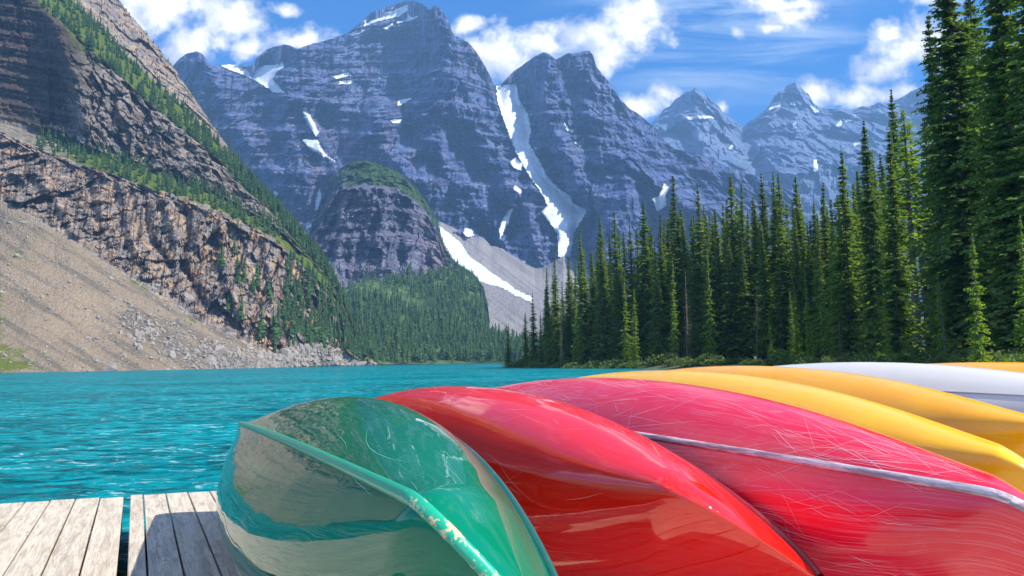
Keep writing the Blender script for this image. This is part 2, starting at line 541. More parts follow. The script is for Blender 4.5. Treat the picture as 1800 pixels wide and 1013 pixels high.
SNOW_AB = [[(388, 115), (400, 113), (445, 117), (480, 115), (497, 109), (499, 118), (488, 124), (480, 140), (500, 164), (482, 163), (462, 150), (446, 140), (420, 128), (400, 122)],
           [(610, 62), (626, 54), (650, 50), (668, 52), (688, 42), (714, 34), (716, 22), (742, 12), (756, 18), (740, 28), (716, 38), (692, 42), (680, 51), (650, 49), (622, 63)],
           [(640, 36), (660, 24), (690, 20), (716, 8), (722, 16), (700, 30), (660, 38), (640, 47)],
           [(583, 134), (614, 127), (617, 133), (592, 139)], [(597, 142), (622, 142), (612, 149), (596, 148)],
           [(872, 150), (908, 148), (912, 176), (928, 200), (934, 235), (929, 251), (944, 276), (960, 308), (985, 334), (1002, 344), (1006, 356), (1032, 370), (1014, 400), (1008, 414), (1002, 452), (982, 452), (980, 412), (966, 390), (952, 372), (962, 362), (957, 347), (933, 313), (910, 272), (897, 242), (886, 212), (875, 182)],
           [(532, 195), (544, 201), (561, 233), (556, 240), (541, 218)], [(532, 246), (558, 246), (563, 258), (572, 270), (588, 284), (566, 274), (546, 264)],
           [(902, 365), (896, 385), (888, 402), (880, 420), (877, 404), (884, 385), (893, 372)], [(561, 330), (566, 345), (558, 368), (553, 372), (556, 348)],
           [(818, 400), (829, 405), (834, 413), (820, 418), (814, 411)], [(1026, 240), (1028, 250), (1020, 258), (1009, 250), (1018, 249)],
           [(897, 284), (906, 278), (919, 288), (916, 300), (902, 294)], [(1168, 322), (1176, 328), (1170, 345), (1172, 362), (1155, 372), (1148, 348), (1158, 345)],
           [(700, 176), (724, 172), (712, 182), (698, 186)], [(684, 212), (706, 209), (704, 215), (690, 217)], [(905, 325), (918, 335), (915, 342), (904, 334)],
           [(990, 213), (1000, 226), (1008, 229), (1006, 234), (996, 230)], [(774, 400), (790, 412), (770, 402)], [(484, 335), (489, 341), (482, 352), (478, 344)]]


def snow_damp(PX, PY, polys):
    m = np.zeros(PX.shape)
    for p in polys: m = np.maximum(m, inpoly(PX, PY, p) * 1.0)
    for _ in range(5):
        q = m.copy()
        q[1:-1, 1:-1] = (m[:-2, 1:-1] + m[2:, 1:-1] + m[1:-1, :-2] + m[1:-1, 2:] + m[1:-1, 1:-1]) / 5
        m = np.maximum(q, m * 0.9)
    return 1 - 0.9 * m


def relief_ab(PX, PY, PD, W, SEG):
    dd = -330 * (ridged(W, (620, 900, 1300), 5, 0.52) - 0.4)
    dd += -110 * (ridged(W + 300, (150, 400, 520), 4, 0.55) - 0.35)
    z = W[..., 2] + 0.10 * W[..., 0] + 22 * fbm(W, 700, 2)
    dd += tri_terrace(z, 215, 120) + tri_terrace(z + 60, 74, 56) + tri_terrace(z, 29, 20)
    dd += -80 * (ridged(W + 77, (75, 300, 620), 4, 0.6) - 0.35) - 26 * (ridged(W + 177, (24, 100, 150), 3, 0.6) - 0.35)
    dd += 30 * fbm(W, 40, 4, 0.6)
    Wv = W.copy(); Wv[..., 0] += 25 * fbm(W, 120, 2)
    dd += 60 * facets(Wv, (130, 300, 260), 1.1) + 26 * facets(Wv, (40, 120, 120), 1.1, 5)
    dd *= snow_damp(PX, PY, SNOW_AB)
    dc = pathdist(PX, PY, COULOIR)
    dd -= 60 * np.exp(-(dc / 26) ** 2)
    dd += 230 * np.exp(-(pathdist(PX - 38, PY, COULOIR) / 26) ** 2) * sstep(PX, 885, 915)
    for g_ in GULLIES: dd += 150 * np.exp(-(pathdist(PX, PY, g_) / 16) ** 2)
    for g_ in SPURS: dd -= 260 * np.exp(-(pathdist(PX, PY, g_) / 34) ** 1.3) * (1 - np.exp(-(pathdist(PX, PY, COULOIR) / 45) ** 2))
    dd *= 1 - 0.85 * sstep(SEG, 0.9, 0.2)
    return dd


xs = np.arange(262, 1400, 1.7)
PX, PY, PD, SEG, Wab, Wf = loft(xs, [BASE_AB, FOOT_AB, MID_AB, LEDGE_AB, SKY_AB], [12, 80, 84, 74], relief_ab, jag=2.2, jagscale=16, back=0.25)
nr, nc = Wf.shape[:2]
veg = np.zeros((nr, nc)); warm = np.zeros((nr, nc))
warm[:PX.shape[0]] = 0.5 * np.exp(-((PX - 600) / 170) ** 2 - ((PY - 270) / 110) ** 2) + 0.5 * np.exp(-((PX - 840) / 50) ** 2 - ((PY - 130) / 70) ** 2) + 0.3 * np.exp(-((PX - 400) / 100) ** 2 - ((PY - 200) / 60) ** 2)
stain_shade = np.zeros((nr, nc)); h_ = PX.shape[0]
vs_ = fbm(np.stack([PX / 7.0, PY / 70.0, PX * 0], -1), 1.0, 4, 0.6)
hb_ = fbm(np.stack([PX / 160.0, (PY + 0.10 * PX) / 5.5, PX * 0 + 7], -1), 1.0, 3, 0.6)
stain_shade[:h_] = np.clip(0.85 * sstep(vs_, 0.0, 0.22) * sstep(SEG, 2.9, 3.1) + 0.45 * sstep(vs_, 0.1, 0.3) * (SEG < 3) + 0.75 * sstep(hb_, 0.05, 0.25) * (1 - 0.7 * sstep(SEG, 2.95, 3.1)), 0, 1)
me = mesh_np('mountain', Wf, grid_faces(nr, nc), [M_far], False, attrs=dict(veg=veg, warm=warm, stain_shade=stain_shade))
obj('mountain', me, kind='structure', label='huge blue grey peak massif with snow couloir at the head of the lake')

def snow_from(PX, PY, PD, polys, label, lift=38.0):
    wx = PX + 2.2 * fbm(np.stack([PX, PY, PX * 0], -1), 9, 3)
    wy = PY + 2.2 * fbm(np.stack([PX, PY, PX * 0 + 50], -1), 9, 3)
    cx_ = (wx[:-1, :-1] + wx[1:, 1:]) / 2; cy_ = (wy[:-1, :-1] + wy[1:, 1:]) / 2
    mask = np.zeros(cx_.shape, bool)
    for p in polys: mask |= inpoly(cx_, cy_, p)
    sm = PD.copy()
    for _ in range(6):
        sm[1:-1, 1:-1] = (sm[:-2, 1:-1] + sm[2:, 1:-1] + sm[1:-1, :-2] + sm[1:-1, 2:] + sm[1:-1, 1:-1]) / 5
    W2 = at(PX, PY, np.minimum(sm, PD) - lift)
    fc = grid_faces(*PX.shape)[mask.ravel()]
    used, inv = np.unique(fc, return_inverse=True)
    me = mesh_np('snowfield', W2.reshape(-1, 3)[used], inv.reshape(fc.shape), [M_snow], True)
    o = obj('snowfield', me, kind='stuff', label=label)
    return o


snow_from(PX, PY, PD, SNOW_AB, 'snow couloir, glacier and patches on the big blue peak', 62.0)

# ------------------------------------------------------------------ farther range to the right
SKY_CD = [(1060, 300, 5200), (1110, 250, 5200), (1140, 224, 5200), (1148, 216, 5250), (1160, 202, 5300), (1166, 192, 5300), (1178, 186, 5300), (1188, 174, 5300), (1205, 163, 5300), (1212, 162, 5300), (1222, 154, 5300), (1232, 160, 5300),
          (1246, 170, 5300), (1252, 180, 5300), (1262, 184, 5300), (1270, 196, 5300), (1290, 212, 5300), (1302, 220, 5350), (1306, 223, 5400), (1316, 214, 5450), (1328, 208, 5500), (1345, 194, 5550), (1352, 186, 5600), (1362, 168, 5600),
          (1375, 158, 5600), (1384, 150, 5600), (1398, 144, 5600), (1406, 150, 5600), (1414, 160, 5600), (1422, 166, 5600), (1430, 182, 5600), (1440, 188, 5600), (1455, 192, 5600), (1475, 190, 5600), (1500, 193, 5600),
          (1512, 188, 5600), (1530, 187, 5600), (1545, 180, 5600), (1560, 182, 5600), (1580, 174, 5600), (1600, 162, 5600), (1640, 142, 5600), (1680, 122, 5600), (1740, 100, 5600), (1850, 60, 5600), (2200, -40, 5600)]
LEDGE_CD = [(1060, 330, 4700), (1150, 225, 4900), (1200, 207, 4900), (1260, 212, 4900), (1305, 250, 4950), (1350, 200, 5200), (1440, 205, 5200), (1600, 230, 5100), (1850, 150, 5100), (2200, 60, 5100)]
MID_CD = [(1060, 380, 4100), (1305, 320, 4200), (1450, 300, 4300), (1850, 300, 4300), (2200, 250, 4300)]
BASE_CD = [(1060, 560, 3300), (2200, 560, 3300)]


def relief_cd(PX, PY, PD, W, SEG):
    dd = -380 * (ridged(W + 900, (800, 1200, 1900), 5, 0.5) - 0.4) - 120 * (ridged(W, (210, 500, 700), 4) - 0.35)
    z = W[..., 2] + 0.05 * W[..., 0] + 60 * fbm(W, 600, 3)
    dd += tri_terrace(z, 260, 70) + tri_terrace(z + 40, 90, 36) - 90 * (ridged(W + 77, (100, 300, 800), 4, 0.6) - 0.35) + 30 * fbm(W, 60, 3)
    dd += 110 * facets(W, (170, 400, 260), 1.1) + 50 * facets(W, (70, 160, 110), 1.1, 5)
    for g_ in [[(1305, 222), (1330, 290), (1345, 340)], [(1200, 240), (1230, 330)]]: dd += 260 * np.exp(-(pathdist(PX, PY, g_) / 18) ** 2)
    for g_ in [[(1222, 155), (1230, 240), (1290, 330)], [(1398, 145), (1400, 240), (1360, 330)], [(1190, 270), (1320, 330), (1350, 400)]]: dd -= 260 * np.exp(-(pathdist(PX, PY, g_) / 30) ** 1.3)
    return dd


xs = np.concatenate([np.arange(1080, 1700, 2.0), np.arange(1700, 2200, 12.0)])
PX, PY, PD, SEG, Wcd, Wf = loft(xs, [BASE_CD, MID_CD, LEDGE_CD, SKY_CD], [30, 50, 34], relief_cd, jag=1.8, jagscale=12, back=0.2)
nr, nc = Wf.shape[:2]
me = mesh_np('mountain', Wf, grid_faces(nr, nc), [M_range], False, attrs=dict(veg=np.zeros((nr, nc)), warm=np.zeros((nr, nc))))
obj('mountain', me, kind='structure', label='hazy blue far range with two pointed summits')
SNOW_CD = [[(1198, 206), (1228, 203), (1262, 204), (1264, 208), (1228, 209), (1204, 211)], [(1350, 190), (1370, 184), (1372, 188), (1354, 193)], [(1280, 262), (1288, 252), (1290, 256), (1284, 264)],
           [(1470, 222), (1478, 210), (1480, 218), (1474, 226)], [(1486, 213), (1502, 202), (1506, 205), (1490, 216)], [(1430, 282), (1436, 280), (1438, 300), (1430, 304)], [(1500, 252), (1522, 240), (1516, 250), (1502, 258)],
           [(1245, 160), (1258, 172), (1252, 176), (1244, 170)], [(1424, 186), (1440, 196), (1434, 200), (1426, 192)], [(1390, 182), (1396, 181), (1398, 185), (1392, 186)], [(1394, 218), (1400, 214), (1400, 226), (1395, 228)]]
snow_from(PX, PY, PD, SNOW_CD, 'thin snow bands and patches on the far pointed summits', 14.0)

# ------------------------------------------------------------------ talus at the valley head
SKY_T = [(480, 360, 1900), (520, 395, 1900), (560, 428, 1900), (600, 455, 1900), (640, 470, 1900), (700, 430, 2000), (760, 392, 2050), (775, 390, 2050), (800, 402, 2050), (815, 414, 2050), (835, 416, 2050), (850, 418, 2050), (862, 432, 2050),
         (880, 436, 2050), (905, 452, 2050), (925, 460, 2050), (940, 470, 2050), (960, 468, 2050), (990, 450, 2050), (1030, 478, 2050), (1100, 500, 2000), (1400, 540, 1900)]
MID_T = [(480, 450, 1500), (600, 500, 1500), (760, 480, 1500), (850, 500, 1550), (960, 520, 1600), (1400, 580, 1500)]
BASE_T = [(480, 636, 850), (1400, 636, 850)]
relief_t = lambda PX, PY, PD, W, SEG: 26 * fbm(W, (120, 500, 500), 5, 0.6) + 6 * fbm(W, 18, 4, 0.6) - 14 * ridged(W, (60, 300, 300), 3)
xs = np.arange(480, 1400, 2.6)
PX, PY, PD, SEG, Wt, Wf = loft(xs, [BASE_T, MID_T, SKY_T], [50, 60], relief_t, jag=3.0, jagscale=14, back=0.1)
nr, nc = Wf.shape[:2]
vg = np.zeros((nr, nc)); vg[:PX.shape[0]] = 0.12
stk = np.zeros((nr, nc)); stk[:PX.shape[0]] = 0.5 + 0.9 * fbm(np.stack([(PY - 0.75 * PX) / 9.0, PX / 160.0, PX * 0], -1), 1.0, 4, 0.6)
me = mesh_np('talus_slope', Wf, grid_faces(nr, nc), [M_talus], False, attrs=dict(veg=vg, streak=stk))
obj('talus_slope', me, kind='structure', label='pale grey talus fan at the foot of the big peak')
SNOW_T = [[(772, 398), (790, 410), (812, 430), (826, 452), (848, 466), (862, 478), (890, 496), (905, 508), (938, 524), (938, 534), (905, 518), (884, 506), (862, 500), (842, 494), (812, 472), (795, 452), (782, 430), (774, 410)],
          [(812, 404), (828, 402), (834, 411), (824, 419), (815, 412)], [(592, 484), (634, 486), (632, 490), (600, 490)]]
snow_from(PX, PY, PD, SNOW_T, 'long dirty white snow tongue lying down the grey talus', 3.0)

# ------------------------------------------------------------------ dark dome in the middle
SKY_D = [(530, 470, 1300), (542, 415, 1420), (550, 392, 1500), (560, 368, 1540), (575, 332, 1580), (592, 302, 1620), (612, 287, 1640), (640, 282, 1660), (670, 290, 1660), (700, 303, 1650), (725, 325, 1630), (742, 345, 1610),
         (760, 372, 1590), (770, 392, 1580), (776, 420, 1560), (784, 440, 1540), (796, 458, 1500), (815, 470, 1450), (835, 484, 1400), (850, 505, 1340), (858, 540, 1250), (864, 600, 1150)]
CAP_D = [(530, 480, 1290), (550, 420, 1390), (575, 372, 1440), (600, 345, 1450), (640, 335, 1450), (700, 342, 1450), (740, 368, 1470), (765, 400, 1500), (780, 450, 1480), (850, 525, 1290), (864, 602, 1140)]
FOOT_D = [(530, 500, 1270), (560, 450, 1290), (600, 470, 1290), (640, 490, 1290), (700, 485, 1280), (760, 500, 1270), (800, 510, 1260), (864, 605, 1130)]
BASE_D = [(530, 640, 900), (864, 640, 900)]


def relief_d(PX, PY, PD, W, SEG):
    dd = -70 * (ridged(W, (90, 260, 420), 4, 0.55) - 0.4) - 26 * (ridged(W + 50, (26, 80, 130), 3) - 0.4)
    z = W[..., 2] + 14 * fbm(W, 160, 3)
    dd += tri_terrace(z, 62, 34) + tri_terrace(z, 19, 10) + 5 * fbm(W, 9, 3)
    for g_ in [[(690, 380), (700, 470)], [(745, 390), (750, 480)]]: dd += 60 * np.exp(-(pathdist(PX, PY, g_) / 14) ** 2)
    dd += 20 * facets(W, (26, 70, 48), 1.1) + 9 * facets(W, (11, 30, 17), 1.1, 5)
    dd -= 90 * np.exp(-((PX - 660) / 80) ** 2)
    return dd


xs = np.arange(530, 864, 1.5)
PX, PY, PD, SEG, Wd, Wf = loft(xs, [BASE_D, FOOT_D, CAP_D, SKY_D], [12, 90, 34], relief_d, jag=2.0, jagscale=10, back=0.12)
nr, nc = Wf.shape[:2]
veg = np.zeros((nr, nc)); warm = np.zeros((nr, nc))
h_ = PX.shape[0]
veg[:h_] = 0.75 * sstep(SEG, 1.95, 2.4) * (1 - 0.5 * sstep(PX, 640, 560)) + 0.25 * sstep(PY, 430, 480)
warm[:h_] = 0.9 * np.exp(-((PX - 775) / 30) ** 2)  # warm sunlight on the right edge painted into the rock colour
me = mesh_np('rock_dome', Wf, grid_faces(nr, nc), [M_dome], False, attrs=dict(veg=veg, warm=warm))
obj('hill', me, kind='structure', label='dark rounded rock buttress with green cap below the big peak')
DOME = (PX, PY, PD, SEG)

# ------------------------------------------------------------------ forested slope at the far shore
SKY_F = [(540, 600, 780), (565, 560, 860), (590, 522, 1000), (615, 500, 1080), (640, 494, 1120), (680, 488, 1150), (720, 486, 1160), (760, 480, 1180), (790, 474, 1200), (812, 478, 1190), (832, 494, 1160), (846, 520, 1120),
         (852, 560, 1050), (862, 590, 980), (885, 604, 940), (920, 612, 900), (980, 618, 880), (1100, 622, 870)]
MID_F = [(540, 625, 640), (600, 590, 800), (700, 560, 900), (800, 565, 920), (850, 600, 860), (920, 622, 800), (1100, 628, 790)]
SHORE_F = [(540, 642.8, 520), (600, 641.2, 620), (700, 640.6, 680), (800, 639.4, 690), (900, 637.9, 700), (1100, 636, 650)]
relief_f = lambda PX, PY, PD, W, SEG: (14 * fbm(W, (60, 200, 200), 4) - 12 * ridged(W, (50, 200, 200), 3)) * sstep(SEG, 0.02, 0.5)
xs = np.arange(540, 1100, 4.0)
PX, PY, PD, SEG, Wfo, Wf = loft(xs, [SHORE_F, MID_F, SKY_F], [36, 36], relief_f, jag=1.5, back=0.1)
nr, nc = Wf.shape[:2]
me = mesh_np('hill', Wf, grid_faces(nr, nc), [M_meadow], True)
obj('hill', me, kind='structure', label='lower slope under the dense spruce forest on the far shore')
FOREST = (PX, PY, PD, SEG, Wfo)

# ------------------------------------------------------------------ left mountain
C0 = [(-700, 666, 285), (0, 655.5, 325), (300, 651, 370), (480, 647, 440), (560, 643.6, 520), (640, 641.2, 610), (660, 640.8, 625)]
C1 = [(-700, 60, 760), (-200, 255, 560), (0, 352, 480), (60, 385, 470), (130, 425, 462), (200, 470, 456), (260, 510, 452), (330, 556, 452), (400, 590, 458), (450, 612, 462), (482, 628, 462), (520, 610, 500), (560, 606, 530), (600, 618, 570), (640, 638, 612), (660, 640, 626)]
C2 = [(-700, -60, 800), (0, 232, 575), (60, 258, 575), (130, 285, 572), (200, 305, 572), (270, 332, 574), (340, 352, 578), (400, 374, 582), (450, 400, 586), (480, 415, 590), (510, 440, 594), (545, 470, 598), (580, 512, 604), (605, 560, 610), (630, 620, 616), (660, 639, 627)]
C3 = [(-700, -90, 840), (0, 214, 622), (60, 236, 622), (130, 262, 618), (200, 282, 616), (270, 306, 616), (340, 328, 618), (400, 352, 620), (450, 380, 622), (480, 396, 622), (510, 424, 622), (545, 458, 622), (580, 502, 622), (605, 552, 622), (630, 616, 622), (660, 638, 628)]
C4 = [(-700, -800, 860), (-60, -130, 745), (0, -60, 735), (60, -4, 715), (110, 35, 690), (150, 75, 692), (200, 122, 695), (260, 178, 698), (330, 234, 700), (380, 278, 698), (430, 332, 690), (470, 368, 676), (500, 400, 664), (540, 446, 650), (580, 494, 640), (605, 546, 634), (630, 612, 630), (660, 637, 629)]
C5 = [(-700, -840, 930), (-60, -190, 830), (0, -110, 825), (60, -48, 800), (110, -6, 775), (150, 34, 770), (200, 84, 765), (260, 142, 760), (330, 202, 752), (380, 252, 742), (430, 310, 722), (470, 350, 704), (500, 384, 690), (540, 432, 672), (580, 482, 656), (605, 538, 646), (630, 608, 638), (660, 636, 630)]
C6 = [(-700, -1200, 1100), (0, -260, 960), (120, -110, 940), (185, -30, 925), (205, -4, 920), (226, 22, 910), (262, 64, 895), (300, 112, 875), (340, 170, 850), (370, 214, 825), (395, 250, 800), (430, 296, 762), (470, 340, 730), (500, 372, 712), (540, 420, 692), (580, 472, 672), (605, 530, 658), (630, 604, 644), (660, 635, 632)]


def relief_l(PX, PY, PD, W, SEG):
    cl = sstep(SEG, 1.0, 1.12) * (1 - sstep(SEG, 1.92, 2.0)) + sstep(SEG, 3.0, 3.1) * (1 - sstep(SEG, 3.93, 4.0))
    up_ = sstep(SEG, 5.0, 5.2) * 0.45
    amp = cl + up_
    Wr = W.copy()
    # beds dip down to the right, faces broken by oblique joints
    Wr[..., 0] = W[..., 0] + 0.5 * W[..., 2]
    Wq = Wr.copy(); lo_ = 1 - sstep(SEG, 1.9, 2.1); Wq[..., 0] = W[..., 0] + (0.62 - 0.5 * lo_) * W[..., 2]; Wq[..., 2] = W[..., 2] * (1 - 0.6 * lo_)
    dd = -(13 - 5 * lo_) * (ridged(Wq, (34, 90, 150), 3, 0.5) - 0.4) * amp
    dd += -7 * (ridged(Wr + 70, (12, 30, 60), 3, 0.6) - 0.4) * amp
    dd += (22 - 11 * lo_) * facets(Wq, (17, 50, 46), 1.15) * amp + (10 - 4.5 * lo_) * facets(Wq, (7, 20, 17), 1.2, 5) * amp + 3.0 * facets(Wq, (3.2, 9, 6), 1.2, 9) * (amp + 0.1)
    z = W[..., 2] + 0.22 * W[..., 0] + 3 * fbm(W, 50, 3)
    left = sstep(PX, 175, 90) * sstep(SEG, 2.9, 3.1)
    dd = dd * (1 - 0.72 * left) + (tri_terrace(z, 16, 7) + tri_terrace(z, 5.2, 2.6)) * (0.6 * amp * (1 - 0.85 * lo_) + left)
    dd += -36 * np.exp(-(pathdist(PX, PY, [(70, -40), (105, 60), (130, 130), (150, 215)]) / 16) ** 2) * cl
    dd += 2.0 * fbm(W, 5, 4, 0.6) * (0.25 + amp)
    for g_ in [[(250, 330), (262, 420), (300, 470)], [(330, 380), (322, 470), (360, 540)], [(150, 290), (165, 380)], [(190, 120), (200, 200)]]:
        dd += 15 * np.exp(-(pathdist(PX, PY, g_) / 8) ** 2) * amp
    for g_ in [[(215, 330), (235, 430), (270, 480)], [(290, 350), (310, 420)], [(390, 390), (400, 500), (430, 560)], [(60, 300), (120, 380), (135, 420)], [(470, 420), (480, 520)]]:
        dd -= 13 * np.exp(-(pathdist(PX, PY, g_) / 9) ** 2) * amp
    low = 1 - sstep(SEG, 0.9, 1.05)
    dd += low * sstep(SEG, 0.0, 0.2) * (3.0 * fbm(W, (26, 90, 90), 4) + 1.0 * fbm(W, 3, 3))
    return dd


xs = np.concatenate([np.arange(-700, -30, 14.0), np.arange(-30, 660.1, 1.55)])
PX, PY, PD, SEG, Wl, Wf = loft(xs, [C0, C1, C2, C3, C4, C5, C6], [84, 72, 12, 110, 12, 40], relief_l, jag=3.5, jagscale=9, back=0.25, wob=5.0)
nr, nc = Wf.shape[:2]
h_ = PX.shape[0]
veg = np.zeros((nr, nc)); warm = np.zeros((nr, nc))
v_ = 0.80 * sstep(SEG, 1.9, 2.05) * (1 - sstep(SEG, 3.0, 3.12)) + 0.85 * sstep(SEG, 3.94, 4.03) * (1 - sstep(SEG, 5.0, 5.25)) + 0.22 * sstep(SEG, 5.0, 5.3)
v_ -= 0.38 * sstep(PX, 190, 60) * (SEG > 1.85) * (SEG < 3.2)
v_ += 0.24 * sstep(SEG, 3.0, 3.3) * sstep(PX, 200, 420) * (SEG < 4) + 0.42 * sstep(PX, 440, 560) * sstep(SEG, 1.0, 1.2)
v_ += 0.30 * sstep(PX, 110, 20) * sstep(SEG, 1.0, 1.1) * (SEG < 2)
v_ += 0.55 * np.exp(-((PX - 150) / 60) ** 2) * sstep(SEG, 3.55, 3.95) * (SEG < 4)
veg[:h_] = v_
warm[:h_] = 0.55 * sstep(SEG, 1.0, 1.1) * (SEG < 2.0) * (1 - 0.4 * sstep(PX, 200, 60)) + 0.35 * sstep(SEG, 5.0, 5.2)
stain_shade = np.zeros((nr, nc)); nq = fbm(np.stack([PX / 30, PY / 18, PX * 0], -1), 1.0, 4, 0.6)
stain_shade[:h_] = np.clip(0.95 * sstep(PX + 0.25 * PY + 40 * nq, 215, 120) * sstep(SEG, 2.95, 3.15) * (SEG < 4.02) + (0.55 * sstep(nq, -0.2, 0.35)) * ((SEG > 3) & (SEG < 4)) + 0.9 * sstep(fbm(np.stack([(PX + 0.12 * PY) / 5.5, PY / 55, PX * 0 + 3], -1), 1.0, 4, 0.6), 0.02, 0.2) * ((SEG > 1) & (SEG < 2)) + 0.3 * sstep(nq, 0.05, 0.3) * ((SEG > 1) & (SEG < 2)), 0, 1)  # upper cliff terms are painted shade, deepest at left; lower streaks are stain
fa = grid_faces(nr, nc)
segf = np.full((nr - 1, nc - 1), 6.0); segf[:h_ - 1] = SEG[:-1, :-1]
pxf = np.broadcast_to(xs[:-1], segf.shape)
low = (segf < 1.0).ravel()
me = mesh_np('mountain', Wf, fa[~low], [M_left], False, attrs=dict(veg=veg, warm=warm, stain_shade=stain_shade))
obj('mountain', me, kind='structure', label='steep banded tan and grey cliff mountain on the left shore')
vs = np.zeros((nr, nc))
vs[:h_] = (0.62 * np.exp(-((PX - 20) / 60) ** 2 - ((PY - 640) / 26) ** 2) + 0.5 * np.exp(-((PX + 5) / 22) ** 2 - ((PY - 560) / 80) ** 2)
           + 0.42 * np.exp(-((PX - 345) / 14) ** 2 - ((PY - 636) / 16) ** 2) + 0.10 * sstep(fbm(np.stack([PX / 60, PY / 40, PX * 0], -1), 1.0, 3), 0.0, 0.4) + 0.7 * np.exp(-(pathdist(PX, PY, [(235, 492), (290, 520), (345, 560)]) / 9) ** 2) + 0.12
           + 0.75 * sstep(SEG, 0.55, 0.85) * sstep(PX, 500, 520) + 0.3 * np.exp(-((PX - 40) / 30) ** 2 - ((PY - 450) / 40) ** 2))
stk = np.zeros((nr, nc))
q_ = np.stack([(PY - 0.60 * PX) / 17.0, (PX + PY) / 240.0, PX * 0], -1)
stk[:h_] = 0.5 + 0.9 * fbm(q_, 1.0, 4, 0.6) + 0.55 * np.exp(-(pathdist(PX, PY, [(235, 560), (320, 612), (410, 645)]) / 22) ** 2) + 0.3 * sstep(PX, 460, 500)
me = mesh_np('scree_slope', Wf, fa[low], [M_scree], False, attrs=dict(veg=vs, streak=stk))
obj('scree_slope', me, kind='structure', label='wide tan scree slope running down to the left shore')
LEFT = (PX, PY, PD, SEG, Wl)


# ------------------------------------------------------------------ loose stones on the slopes
def rock_verts(r):
    ph = (1 + 5 ** .5) / 2
    v = np.array([(-1, ph, 0), (1, ph, 0), (-1, -ph, 0), (1, -ph, 0), (0, -1, ph), (0, 1, ph), (0, -1, -ph), (0, 1, -ph), (ph, 0, -1), (ph, 0, 1), (-ph, 0, -1), (-ph, 0, 1)]) / 1.9
    v = v * r.uniform(0.6, 1.25, (12, 1)) * r.uniform(0.6, 1.3, (1, 3))
    return v


ICO = np.array([(0, 11, 5), (0, 5, 1), (0, 1, 7), (0, 7, 10), (0, 10, 11), (1, 5, 9), (5, 11, 4), (11, 10, 2), (10, 7, 6), (7, 1, 8), (3, 9, 4), (3, 4, 2), (3, 2, 6), (3, 6, 8), (3, 8, 9), (4, 9, 5), (2, 4, 11), (6, 2, 10), (8, 6, 7), (9, 8, 1)])
rv = [rock_verts(rng) for _ in range(12)]


def scatter_rocks(name, P, sizes, mat, label):
    Vs, Fs = [], []
    for i, (p, s) in enumerate(zip(P, sizes)):
        a = rng.uniform(0, 6.28)
        v = rv[i % 12] * s
        v = np.stack([v[:, 0] * math.cos(a) - v[:, 1] * math.sin(a), v[:, 0] * math.sin(a) + v[:, 1] * math.cos(a), v[:, 2]], -1) + p
        Vs.append(v); Fs.append(ICO + 12 * i)
    me = mesh_np(name, np.concatenate(Vs), np.concatenate(Fs), [mat], False, attrs=dict(veg=np.zeros(12 * len(P))))
    return obj(name, me, kind='stuff', label=label)


PX, PY, PD, SEG, Wl = LEFT
cand = np.argwhere((SEG < 0.98) & (PX > -40))
sel = cand[rng.integers(0, len(cand), 5200)]
P = Wl[sel[:, 0], sel[:, 1]] + rng.normal(0, 0.6, (len(sel), 3)) * (1, 0, 0)
pxs, pys, sgs = PX[sel[:, 0], sel[:, 1]], PY[sel[:, 0], sel[:, 1]], SEG[sel[:, 0], sel[:, 1]]
clump = fbm(np.stack([pxs, pys, pxs * 0], -1), 45, 3)
dark_zone = np.exp(-(pathdist(pxs, pys, [(230, 560), (320, 610), (420, 640)]) / 26) ** 2)
keep = (rng.random(len(sel)) < 0.22 + 0.5 * sstep(clump, 0, .5) + dark_zone) | (pxs > 440)
sz = rng.lognormal(-0.65, 0.5, len(sel)) * (1 + 0.5 * dark_zone + 0.9 * sstep(pxs, 440, 520))
M_stone = scree_material('broken grey stone', (0.48, 0.42, 0.35), (0.34, 0.31, 0.28), (0.60, 0.52, 0.42), 6.0)
scatter_rocks('scree_stones', P[keep], sz[keep], M_stone, 'loose boulders and stones strewn over the tan scree and left shore')

# ------------------------------------------------------------------ water
def water_sheet():
    th = np.concatenate([np.linspace(-math.pi, -0.95, 60)[:-1], np.linspace(-0.95, 0.95, 860), np.linspace(0.95, math.pi, 60)[1:]])
    rr = np.concatenate([[0.01, 1, 2], 1.5 / np.linspace(1.5 / 3.0, 1.5 / 160, 420), np.geomspace(175, 9000, 22)])
    A, RR = np.meshgrid(th, rr, indexing='xy')
    x, y = RR * np.sin(A), RR * np.cos(A)
    P = np.stack([x, y, x * 0], -1)
    near = (np.abs(A) < 1.0) & (RR > 2.5) & (RR < 170)
    z = np.zeros_like(x)
    Pn = P[near]
    q = np.stack([Pn[:, 0] * 1.0 + 0.25 * Pn[:, 1], Pn[:, 1], Pn[:, 2]], -1)
    hgt = 0.045 * (ridged(q, (1.5, 0.75, 1), 3, 0.55) - 0.3) + 0.05 * fbm(q + 9, (3.8, 2.0, 1), 3, 0.5) + 0.014 * fbm(q, (0.45, 0.22, 1), 2)
    z[near] = hgt * np.clip(1.15 - RR[near] / 150, 0, 1) * sstep(np.abs(A[near]), 1.0, 0.93)
    P[..., 2] = WATER + z
    me = mesh_np('water', P, grid_faces(*x.shape), [M_water], True)
    return me


